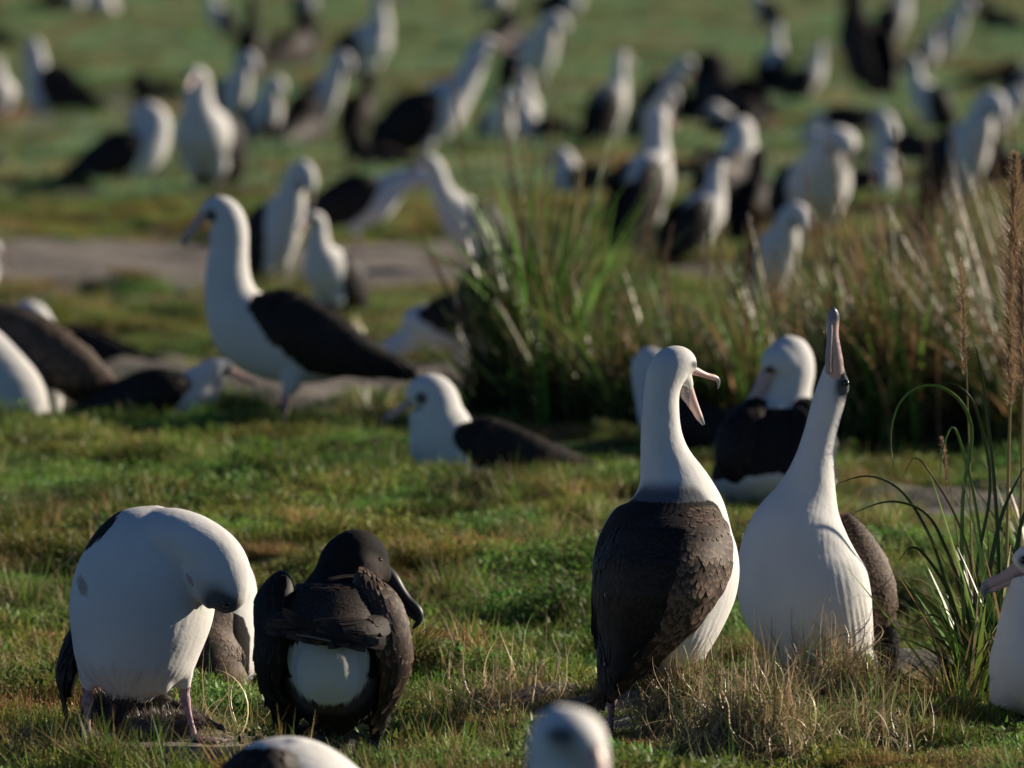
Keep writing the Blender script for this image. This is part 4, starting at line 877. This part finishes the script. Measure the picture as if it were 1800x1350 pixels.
chick(568, 1338, 110, 74, 'grey fluffy chick under the dark albatross', M_CHICKL, 1, seed=4)
chick(1545, 1228, 80, 58, 'dark fluffy chick tucked by the nest under the sky pointing albatross', M_CHICK, n=2500, seed=6)

# ------------------------------------------------------------------ the rest of the colony (pixel of the feet gives the spot on the ground)
BIRDS = [
 (318, 745, 337, 752, 'stand', 180, 'tall albatross standing side on in the left middle, brown black wing and bill lowered left', 0, 1),
 (673, 1085, 645, 846, 'sit', 186, 'albatross sitting on the grass in the centre, facing left with a long dusky bill', 0, 1),
 (150, 345, 643, 735, 'sitlow', 5, 'small white head low behind brown grass, right of the long dark wingtip', 0, 0),
 (35, 270, 515, 640, 'sit', 170, 'black backed albatross at the left, its white head just above the brown wing', 0, 0),
 (420, 542, 286, 520, 'tuckfront', -50, 'preening albatross with bowed head directly behind the tall standing one', 0, 0),
 (530, 650, 373, 565, 'upright', -125, 'white breasted albatross with smudged eye behind the tall standing bird, facing left', 0, 0),
 (505, 762, 296, 445, 'stoop', 5, 'albatross stooping with head arched down to the right, black back behind', 0, 0),
 (772, 885, 276, 480, 'lean', 215, 'albatross facing left with smudged face at the left side of the tall grass clump', 0, 0),
 (815, 885, 425, 610, 'sky', 80, 'dark brown bird upright in shade left of the tall grass clump', 1, 0),
 (850, 1000, 520, 655, 'sit', 190, 'pale albatross partly screened by the base of the grass clump', 0, 0),
 (735, 890, 590, 660, 'bend', 180, 'albatross lying low left of the grass clump, only its white side showing', 0, 0),
 (314, 427, 123, 345, 'upright', -105, 'slim white albatross standing breast on in the upper left, bill resting on its chest', 0, 0),
 (72, 287, 176, 330, 'preenflat', 8, 'albatross in the upper left with black back and head tucked back to preen', 0, 0),
 (360, 450, 93, 245, 'tuckfront', -55, 'white crown and nape peeping over the slim white albatross', 0, 0),
 (422, 500, 136, 265, 'tuckfront', -70, 'shaded albatross with bowed head right of the slim white one', 0, 0),
 (458, 566, 165, 265, 'sit', 75, 'black backed bird sitting between two white ones in the upper left', 1, 0),
 (503, 615, 93, 248, 'tuckfront', -35, 'white albatross left of the centre top, catching sun on neck and rump', 0, 0),
 (-60, 48, 218, 305, 'sitpreen', 190, 'shaded slate coloured bird cut by the left edge', 1, 0),
 (-45, 32, 148, 215, 'upright', -90, 'sunlit white breast cut by the left edge', 0, 0),
 (40, 182, 64, 200, 'sit', 165, 'albatross with black wing stretched right near the upper left corner', 0, 0),
 (-60, 62, 30, 92, 'sit', 160, 'distant albatross at the left edge near the top corner', 0, 0),
 (30, 155, -30, 22, 'sit', 10, 'distant albatross at the top edge, left one of the two in the top left corner', 0, 0),
 (150, 222, -28, 22, 'sit', 260, 'distant albatross at the top edge, right one of the two in the top left corner', 0, 0),
 (362, 425, -20, 72, 'upright', 200, 'distant white albatross left of the dark birds at the top', 0, 0),
 (415, 462, -5, 165, 'upright', 85, 'tall narrow dark brown bird seen from behind at the top left', 1, 0),
 (450, 556, 5, 125, 'sit', 60, 'broad dark brown bird right of the tall dark one at the top', 1, 0),
 (500, 565, -45, 48, 'upright', -30, 'distant white headed bird above the broad dark one at the top', 0, 0),
 (572, 708, -12, 150, 'tall', -35, 'albatross with very long upright neck at the top left of centre', 0, 0),
 (598, 895, 70, 305, 'lean', 8, 'large albatross leaning up to the right with black back, above the grass clump', 0, 0),
 (838, 908, 190, 275, 'tuckfront', -70, 'small white albatross in front of the large leaning one', 0, 0),
 (640, 730, 188, 240, 'sitlow', 20, 'small white head beyond the black back of the large leaning albatross', 0, 0),
 (872, 992, 25, 172, 'tuckfront', -55, 'white albatross with bowed head and bright sunny side, top centre', 0, 0),
 (878, 948, 135, 245, 'upright', -80, 'narrow white albatross below the bowed one at top centre', 0, 0),
 (838, 915, 18, 95, 'sit', 75, 'dark brown bird left of the bowed white one at top centre', 1, 0),
 (842, 895, -35, 32, 'upright', -80, 'distant white bird above the dark brown bird at top centre', 0, 0),
 (905, 1030, -40, 30, 'sit', 0, 'distant albatross at the top edge right of centre with sunlit breast', 0, 0),
 (1030, 1098, 95, 265, 'upright', 40, 'albatross with narrow sunlit neck right of the grass clump tips', 0, 0),
 (890, 1075, 180, 252, 'sit', 180, 'dark backed albatross sitting left of the narrow sunlit neck', 0, 0),
 (1098, 1184, 152, 268, 'tuckfront', -50, 'bright white albatross in the background with rosy bill tucked on its breast', 0, 0),
 (1122, 1194, 118, 205, 'tuckfront', -20, 'albatross with a slanting white nape behind the bright one', 0, 0),
 (1062, 1186, 198, 435, 'upright', 55, 'large white albatross standing right of the grass clump with head turned away right', 0, 0),
 (1178, 1254, 326, 468, 'upright', 30, 'small albatross with sunlit neck right of the large white one', 0, 0),
 (1206, 1328, 210, 365, 'sit', 65, 'albatross sitting with its back turned, white nape over a black back in the right middle', 0, 0),
 (1285, 1345, 295, 425, 'upright', 70, 'brown winged bird behind the curled white neck', 1, 0),
 (1358, 1496, 226, 428, 'tuckfront', -75, 'large white breasted albatross with bowed head in the right middle', 0, 0),
 (1288, 1412, 353, 560, 'tuckfront', -55, 'albatross with curled neck and bill down, screened by tawny grass', 0, 0),
 (1222, 1364, 92, 218, 'sit', 115, 'large blackish bird with back to us in the upper right', 1, 0),
 (1328, 1384, 42, 172, 'tall', 75, 'albatross with thin pale neck above the large blackish bird', 0, 0),
 (1380, 1444, 80, 185, 'upright', 20, 'white nape in sunlight right of the large blackish bird', 0, 0),
 (1198, 1335, 175, 262, 'sit', 30, 'brown shouldered bird crouching below the large blackish one', 1, 0),
 (1475, 1578, -25, 168, 'upright', 115, 'tall blackish bird with tawny shoulder near the top right', 1, 0),
 (1515, 1612, -40, 95, 'upright', 20, 'albatross with sunlit neck at the top, right of the tall blackish bird', 0, 0),
 (1615, 1706, -5, 118, 'tuckfront', -35, 'plump white albatross with sunlit breast at the top right', 0, 0),
 (1586, 1648, 48, 140, 'upright', 10, 'small white albatross left below the plump one at the top right', 0, 0),
 (1585, 1696, 98, 240, 'upright', 195, 'albatross with straight sunlit neck facing left in the upper right', 0, 0),
 (1425, 1545, 186, 268, 'bend', 190, 'albatross bowed right over so only its white rump shows in the upper right', 0, 0),
 (1738, 1840, 88, 215, 'upright', 15, 'albatross at the right edge in the upper right', 0, 0),
 (1612, 1760, 162, 378, 'tuckfront', -50, 'large albatross with bowed head and sunlit flank near the right edge', 0, 0),
 (1530, 1700, 195, 305, 'sit', 175, 'albatross with very dark back left of the bowed one near the right edge', 0, 0),
 (1695, 1770, 163, 265, 'tuckfront', -10, 'white crown just beyond the bowed albatross near the right edge', 0, 0),
 (1688, 1775, 105, 155, 'sit', 0, 'dark backed bird sitting below the plump white one', 1, 0),
 (1715, 1835, -5, 62, 'sit', 180, 'distant dark backed bird in the top right corner', 1, 0),
 (1318, 1378, -40, 58, 'upright', 160, 'distant albatross at the top edge above the thin pale neck', 0, 0),
 (-290, 30, 425, 520, 'sit', 0, 'bird off the left edge, only its purplish bill tip reaching into view', 0, 0),
 (1680, 1725, -40, 38, 'upright', 80, 'distant dark bird at the top edge beside the plump white albatross', 1, 0),
 (1470, 1610, 370, 490, 'sit', 10, 'dark brown bird hidden among the tawny grass on the right', 1, 0),
 (1410, 1570, 268, 345, 'sit', 5, 'black backed albatross resting between the bowed breast and the reeds', 0, 0),
 (1180, 1300, 140, 212, 'sit', 185, 'dark bird lying left of the large blackish one with its tail toward it', 1, 0),
 (1282, 1350, 178, 238, 'sitlow', 200, 'pale head and neck low between the brown shouldered bird and white nape', 0, 0),
 (1425, 1570, 225, 300, 'sit', 188, 'black backed albatross lying just below the white rump in the upper right', 0, 0),
 (600, 770, 228, 305, 'sit', 182, 'black backed bird lying under the tail of the large leaning albatross', 1, 0),
 (598, 660, 150, 245, 'upright', 60, 'brown bird standing beside the sunlit white albatross left of the centre top', 1, 0),
 (245, 350, 140, 185, 'sit', 180, 'dark bird shape standing in for the shadow left of the slim white albatross', 1, 0),  # added as a shadow on the grass, shaped like a dark bird
 (1120, 1240, 262, 330, 'sit', 10, 'dark brown bird lying behind the large white albatross right of the clump', 1, 0),
 (1760, 1860, 235, 330, 'sit', 175, 'dark bird lying at the right edge beyond the tallest plumed stalk', 1, 0),
 (985, 1120, 262, 345, 'sit', 165, 'albatross lying left of the large white one, dark back against straw', 0, 0),
]
for x0, x1, yt, yf, pose, yaw, lab, dk, hi in BIRDS: place(x0, x1, yt, yf, pose, yaw, lab, bool(dk), bool(hi))

# ------------------------------------------------------------------ tall grass
TG = np.array([(.05, .11, .02), (.08, .17, .03), (.03, .07, .018), (.12, .21, .04), (.18, .24, .05)])
TD = np.array([(.32, .20, .10), (.24, .15, .08), (.42, .31, .18), (.14, .095, .055), (.36, .20, .09)])
def plume(base, top, r, n, rg, col0, w=.0030):
    """a feathery seed head along the line base-top"""
    b, t = np.array(base), np.array(top); k = rg.random(n) ** .9; p = b + (t - b) * k[:, None]
    env = np.sin(np.clip(k * .93 + .05, 0, 1) * pi) ** .6 * r
    col = np.array(col0) * rg.uniform(.6, 1.35, (n, 1))
    env = env * (.55 + .45 * np.sin(k * 47) ** 2); return blades(p, env * rg.uniform(.4, 1.7, n) + .005, np.full(n, w), rg.uniform(0, 2 * pi, n), rg.uniform(.1, .9, n), rg.uniform(0, .9, n), col, 2)
def tussock(px, py, hpx, wpx, n, dry, label, heads=0, seed=1, lean=.35, width=.006, depth=.18, head_h=None, curl=1.1, lx=0.0):
    r = np.random.default_rng(seed); p = ground_at(px, py); s = F_PX / p.y; h = hpx / s; w_ = wpx / s / 2
    cen = r.normal(0, .5, (9, 2)) * [w_, depth * 1.2]; root = empty('grass_tussock', p); tag(root, label, 'grass clump', 'tall grass clumps')
    kc = r.integers(0, 9, n); b = cen[kc] + np.c_[r.normal(0, .16, n) * w_, r.normal(0, .25, n) * depth]; ch = r.uniform(.6, 1.05, 9); ca = r.normal(0, .25, 9); b[:, 0] = np.clip(b[:, 0], -w_ * 1.1, w_ * 1.1)
    z = H(p.x + b[:, 0], p.y + b[:, 1]) - p.z - .02
    L = h * r.uniform(.3, 1.08, n) ** .8 * ch[kc]
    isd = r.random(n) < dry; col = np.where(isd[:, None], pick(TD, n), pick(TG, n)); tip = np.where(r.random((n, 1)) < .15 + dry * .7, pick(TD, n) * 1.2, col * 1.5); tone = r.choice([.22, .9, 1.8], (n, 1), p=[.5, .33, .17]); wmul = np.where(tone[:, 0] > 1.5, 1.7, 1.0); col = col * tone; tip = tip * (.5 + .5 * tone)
    az = np.arctan2(b[:, 1] + r.normal(0, .1, n), b[:, 0] + lx + ca[kc] + r.normal(0, .12, n))
    V, Q, C = blades(np.c_[b, z], L, r.uniform(.6, 1.5, n) * width * wmul, az, r.gamma(2, lean / 2, n) * .7, r.gamma(1.6, .35, n) * curl + (r.random(n) < .12) * r.uniform(.8, 2, n), col, 7, tip, twist=r.normal(0, .3, n))
    # fine thatch of dead leaves low in the clump, colour darkened as inner shade
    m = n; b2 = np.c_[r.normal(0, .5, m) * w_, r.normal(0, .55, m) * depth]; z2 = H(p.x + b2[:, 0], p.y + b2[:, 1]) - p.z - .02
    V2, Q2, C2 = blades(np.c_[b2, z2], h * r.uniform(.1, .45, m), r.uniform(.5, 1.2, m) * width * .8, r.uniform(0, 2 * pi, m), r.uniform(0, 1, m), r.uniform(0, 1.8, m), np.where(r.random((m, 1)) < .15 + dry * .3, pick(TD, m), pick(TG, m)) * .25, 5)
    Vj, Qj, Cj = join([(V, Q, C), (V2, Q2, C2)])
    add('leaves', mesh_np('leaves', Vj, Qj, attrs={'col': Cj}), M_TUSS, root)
    for i in range(heads):
        hx = r.normal(0, .5) * w_ + lx * .3; hy = r.normal(0, .3) * depth; hh = (head_h or h) * r.uniform(.75, 1.1); ln = r.normal(0, .05) + lx * .1
        V, Q, C = blades(np.array([[hx, hy, -.02]]), np.array([hh]), np.array([.0035]), np.array([0 if ln > 0 else pi]), np.array([abs(ln)]), np.array([.12]), np.array([TD[0]]), 8)
        st = add('seed_stalk', mesh_np('stalk', V, Q, attrs={'col': C}), M_TUSS, root)
        e = V[-1]; m_ = V[-7]
        V, Q, C = plume(m_, e + (e - m_) * .25, .014, 420, r, (.26, .18, .11)); add('seed_head', mesh_np('seed_head', V, Q, attrs={'col': C}), M_TUSS, st)
    return root
tussock(945, 735, 540, 190, 560, .03, 'tall green grass clump in the centre with brown seed heads', 7, 1, .2, .019, .25, head_h=1.02, curl=.8)
tussock(860, 735, 300, 120, 170, .1, 'low outer grass clump at the left foot of the tall central clump', 0, 2, .5, .009, .2)
tussock(1060, 750, 420, 200, 560, .12, 'leafy grass clump right of the tall central clump', 3, 3, .45, .010, .3)
tussock(1180, 760, 360, 200, 420, .3, 'half dry grass clump directly behind the calling albatross', 3, 4, .5, .009, .3)
tussock(1300, 760, 380, 220, 480, .3, 'half dry grass clump between the calling pair', 3, 5, .5, .009, .35)
tussock(1430, 770, 410, 220, 520, .22, 'dense grass clump behind the sky pointing bill', 3, 6, .45, .009, .35)
tussock(1560, 775, 460, 240, 950, .22, 'dense shaded grass clump right of the sky pointing bill', 4, 7, .4, .009, .4)
tussock(1690, 780, 500, 240, 950, .35, 'tawny topped grass clump on the right', 5, 8, .4, .009, .4)
tussock(1810, 790, 520, 220, 850, .35, 'tawny grass clump cut by the right edge', 4, 9, .4, .009, .4)
tussock(1620, 640, 370, 280, 560, .8, 'straw coloured grass clump farther back on the right', 3, 10, .5, .008, .4)
tussock(1760, 640, 420, 240, 560, .8, 'straw coloured grass clump farther back at the right edge', 4, 11, .5, .008, .4)
tussock(1480, 620, 230, 240, 380, .85, 'tan seeding grass clump beyond the sky pointing bill', 5, 21, .5, .008, .4)
tussock(1340, 615, 190, 220, 320, .85, 'low tan grass clump in front of the curled white neck', 4, 22, .6, .008, .4)
tussock(640, 735, 110, 120, 160, .25, 'small green grass tuft under the tail of the tall standing albatross', 0, 12, .5, .007, .15)
tussock(640, 640, 150, 30, 22, .3, 'thin sunlit grass sprig beside the tall standing albatross', 0, 13, .2, .012, .05)
tussock(1738, 1248, 430, 130, 190, .12, 'dark green reed clump near the right edge beside the entering bill', 0, 14, .28, .010, .12, curl=1.3)
tussock(1690, 1255, 360, 70, 45, .2, 'sparse arching grass left of the dark reed clump', 0, 15, .4, .006, .05, curl=2.0, lx=-.25)
tussock(1822, 1160, 430, 90, 120, .2, 'tall reed clump cut by the right edge', 0, 16, .2, .010, .12)
tussock(360, 722, 50, 140, 240, .95, 'russet dry grass clump beside the low white head', 0, 17, .9, .006, .2)
tussock(1330, 1232, 60, 60, 60, .6, 'thin dry grass tuft between the feet of the pair', 0, 18, .7, .003, .08)

# the big plumed stalks at the right, in focus
def stalk(x0, y0, x1, y1, hy0, r_, n, label, seed, lean_to=0, thick=.005):
    rg = np.random.default_rng(seed); K = Hero(x0, y0, label, 'grass stalk', 'plumed_grass_stalk'); K.root['group'] = 'plumed grass stalks'
    a_, b_ = np.array(K.q(x0, y0)), np.array(K.q(x1, y1)); t = np.linspace(0, 1, 14)[:, None]; P = a_ + (b_ - a_) * t + np.array([lean_to, 0, 0]) * (t * (1 - t))
    secs = [(*p, thick * (1 - .7 * k / 13), thick * (1 - .7 * k / 13)) for k, p in enumerate(P)]
    V, Q, T = Loft(secs, n=30, m=8).mesh(); K.part('stem', mesh_np('stem', V, Q, T, attrs={'col': np.tile((.24, .20, .07), (len(V), 1))}), M_TUSS)
    tt = (y0 - hy0) / (y0 - y1); c = a_ + (b_ - a_) * tt
    V, Q, C = plume(c, b_, r_, n, rg, (.46, .33, .20), .0022); K.part('seed_head', mesh_np('seed_head', V, Q, attrs={'col': C}), M_TUSS)
stalk(1764, 1195, 1784, 272, 720, .055, 4200, 'thickest plumed grass stalk, brown seed head rising highest at the right edge', 1)
stalk(1790, 1195, 1800, 430, 690, .055, 3000, 'plumed grass stalk cut by the right edge', 2)
stalk(1708, 1200, 1688, 455, 660, .024, 700, 'thin plumed grass stalk left of the thickest one', 3, .03, .003)
stalk(1700, 1200, 1655, 770, 860, .012, 500, 'short nodding grass stalk among the arching blades', 4, .05, .003)

# straw nest and dry litter in front of the pair
def straw(px, py, wpx, hpx, n, label, seed, green=.1, dep=.18, name='straw_nest', cat='nest', mound=True, lmin=.05, lmax=.2):
    r = np.random.default_rng(seed); p = ground_at(px, py); s = F_PX / p.y; W, Hh = wpx / s / 2, hpx / s
    root = empty(name, p); tag(root, label, cat)
    def hz(x, y): return Hh * .62 * np.exp(-(x / (W * .62)) ** 2 - (y / (dep * .9)) ** 2)
    b = np.c_[r.uniform(-1, 1, n) * W, r.uniform(-1, 1, n) * dep]; b = b[np.hypot(b[:, 0] / W, b[:, 1] / dep) < r.uniform(.5, 1.05, len(b))]; n = len(b)
    z = hz(b[:, 0], b[:, 1]) + H(p.x + b[:, 0], p.y + b[:, 1]) - p.z
    gcol = r.random(n) < green; col = np.where(gcol[:, None], pick(GREENS * 1.2, n), pick(DRYS * 1.3, n, .6))
    V, Q, C = blades(np.c_[b, z - .01], r.uniform(lmin, lmax, n), r.uniform(.5, 1.4, n) * .0036, r.uniform(0, 2 * pi, n), r.gamma(2.5, .5, n), r.normal(1.6, 2.0, n), col, 9, None, twist=r.normal(0, 2.6, n))
    add('straw', mesh_np('straw', V, Q, attrs={'col': C}), M_STRAW, root)
    if mound:
        th_ = np.linspace(0, 2 * pi, 48, endpoint=False); rr = np.linspace(0, 1.15, 22); R_, T_ = np.meshgrid(rr, th_, indexing='ij'); x = (R_ * np.cos(T_) * W).ravel(); y = (R_ * np.sin(T_) * dep).ravel()
        zz = hz(x, y) * .96 + H(p.x + x, p.y + y) - p.z + .006 * noise2(x, y, .05, 2) - .012 - .05 * sstep(.95, 1.15, R_.ravel())
        ix = np.arange(22 * 48).reshape(22, 48); nx = np.roll(ix, -1, 1); Q = np.stack([ix[:-1], nx[:-1], nx[1:], ix[1:]], -1).reshape(-1, 4)
        add('mound', mesh_np('mound', np.c_[x, y, zz], Q, attrs={'mask': np.full((len(x), 3), .35)}), M_GROUND, root)
straw(1455, 1240, 260, 125, 4200, 'matted straw nest mound under the sky pointing albatross', 1, .12, .26)
straw(1330, 1330, 330, 170, 6500, 'tangled clump of dry curly grass in the foreground right of the calling bird', 2, .2, .30, 'dry_grass_clump', 'grass clump')
straw(1205, 1298, 190, 190, 2600, 'dry curly grass around the right leg of the calling albatross', 3, .16, .16, 'dry_grass_clump', 'grass clump', True)
straw(1530, 1330, 260, 70, 2000, 'low brown grass mat right of the foreground tangle', 4, .3, .25, 'dry_grass_clump', 'grass clump')
straw(880, 1230, 330, 40, 900, 'flattened dead grass litter between the dark bird and the calling one', 5, .05, .3, 'dry_grass_litter', 'dead grass', False)
straw(330, 1290, 300, 30, 700, 'trampled nest litter around the feet of the preening albatross', 6, .1, .2, 'dry_grass_litter', 'dead grass', False)
straw(190, 1000, 180, 60, 700, 'dry grass tuft behind the back of the preening albatross', 7, .3, .2, 'dry_grass_clump', 'grass clump', True, .04, .13)

def arcs(x0, y0, label, paths, seed=1):
    K = Hero(x0, y0, label, 'grass clump', 'reed_clump'); parts = []; r = np.random.default_rng(seed)
    for pts_, wd, col in paths:
        n = len(pts_); dd = r.uniform(-.06, .06); ks = [(*K.q(x, y, dd + .03 * math.sin(i)), wd * (1 - .85 * (i / (n - 1)) ** 2), .0006) for i, (x, y) in enumerate(pts_)]
        V, Q, T = Loft(ks, hint=(.35, 1, .2), n=40, m=6).mesh(); parts.append((V, Q, T, np.tile(col, (len(V), 1))))
    V, Q, T = merge([q[:3] for q in parts]); C = np.concatenate([q[3] for q in parts]); K.part('leaves', mesh_np('leaves', V, Q, T, attrs={'col': C}), M_TUSS)
dg, lg, br_ = (.03, .065, .018), (.10, .19, .03), (.16, .11, .06)
arcs(1712, 1250, 'long arching green blades bowing left over the ground beside the reed clump', [
 ([(1705, 1250), (1690, 1020), (1692, 860), (1705, 740), (1680, 695), (1630, 672), (1590, 690), (1566, 740), (1564, 790), (1570, 822)], .0045, lg),
 ([(1712, 1250), (1716, 1000), (1740, 840), (1720, 740), (1700, 690), (1655, 668), (1640, 700)], .004, dg),
 ([(1700, 1250), (1672, 1060), (1630, 930), (1570, 850), (1520, 835), (1470, 850)], .0045, dg),
 ([(1706, 1250), (1660, 1090), (1610, 1040), (1575, 1032)], .006, lg),
 ([(1722, 1250), (1700, 1080), (1660, 960), (1625, 900), (1560, 880), (1500, 900)], .005, dg),
 ([(1730, 1250), (1740, 1000), (1770, 880), (1800, 820)], .006, dg),
 ([(1740, 1250), (1730, 1000), (1700, 820), (1672, 745), (1655, 790), (1650, 850)], .004, lg),
 ([(1716, 1250), (1690, 1110), (1650, 1010), (1600, 960), (1578, 985)], .005, dg),
 ([(1748, 1250), (1756, 960), (1742, 780), (1722, 640), (1712, 600)], .005, dg),
 ([(1760, 1250), (1780, 1010), (1800, 900), (1820, 860)], .006, dg),
 ([(1698, 1250), (1680, 1130), (1640, 1080), (1596, 1100)], .004, br_),
 ([(1735, 1250), (1722, 1080), (1690, 930), (1640, 840), (1604, 800), (1590, 830)], .0035, br_),
], 3)
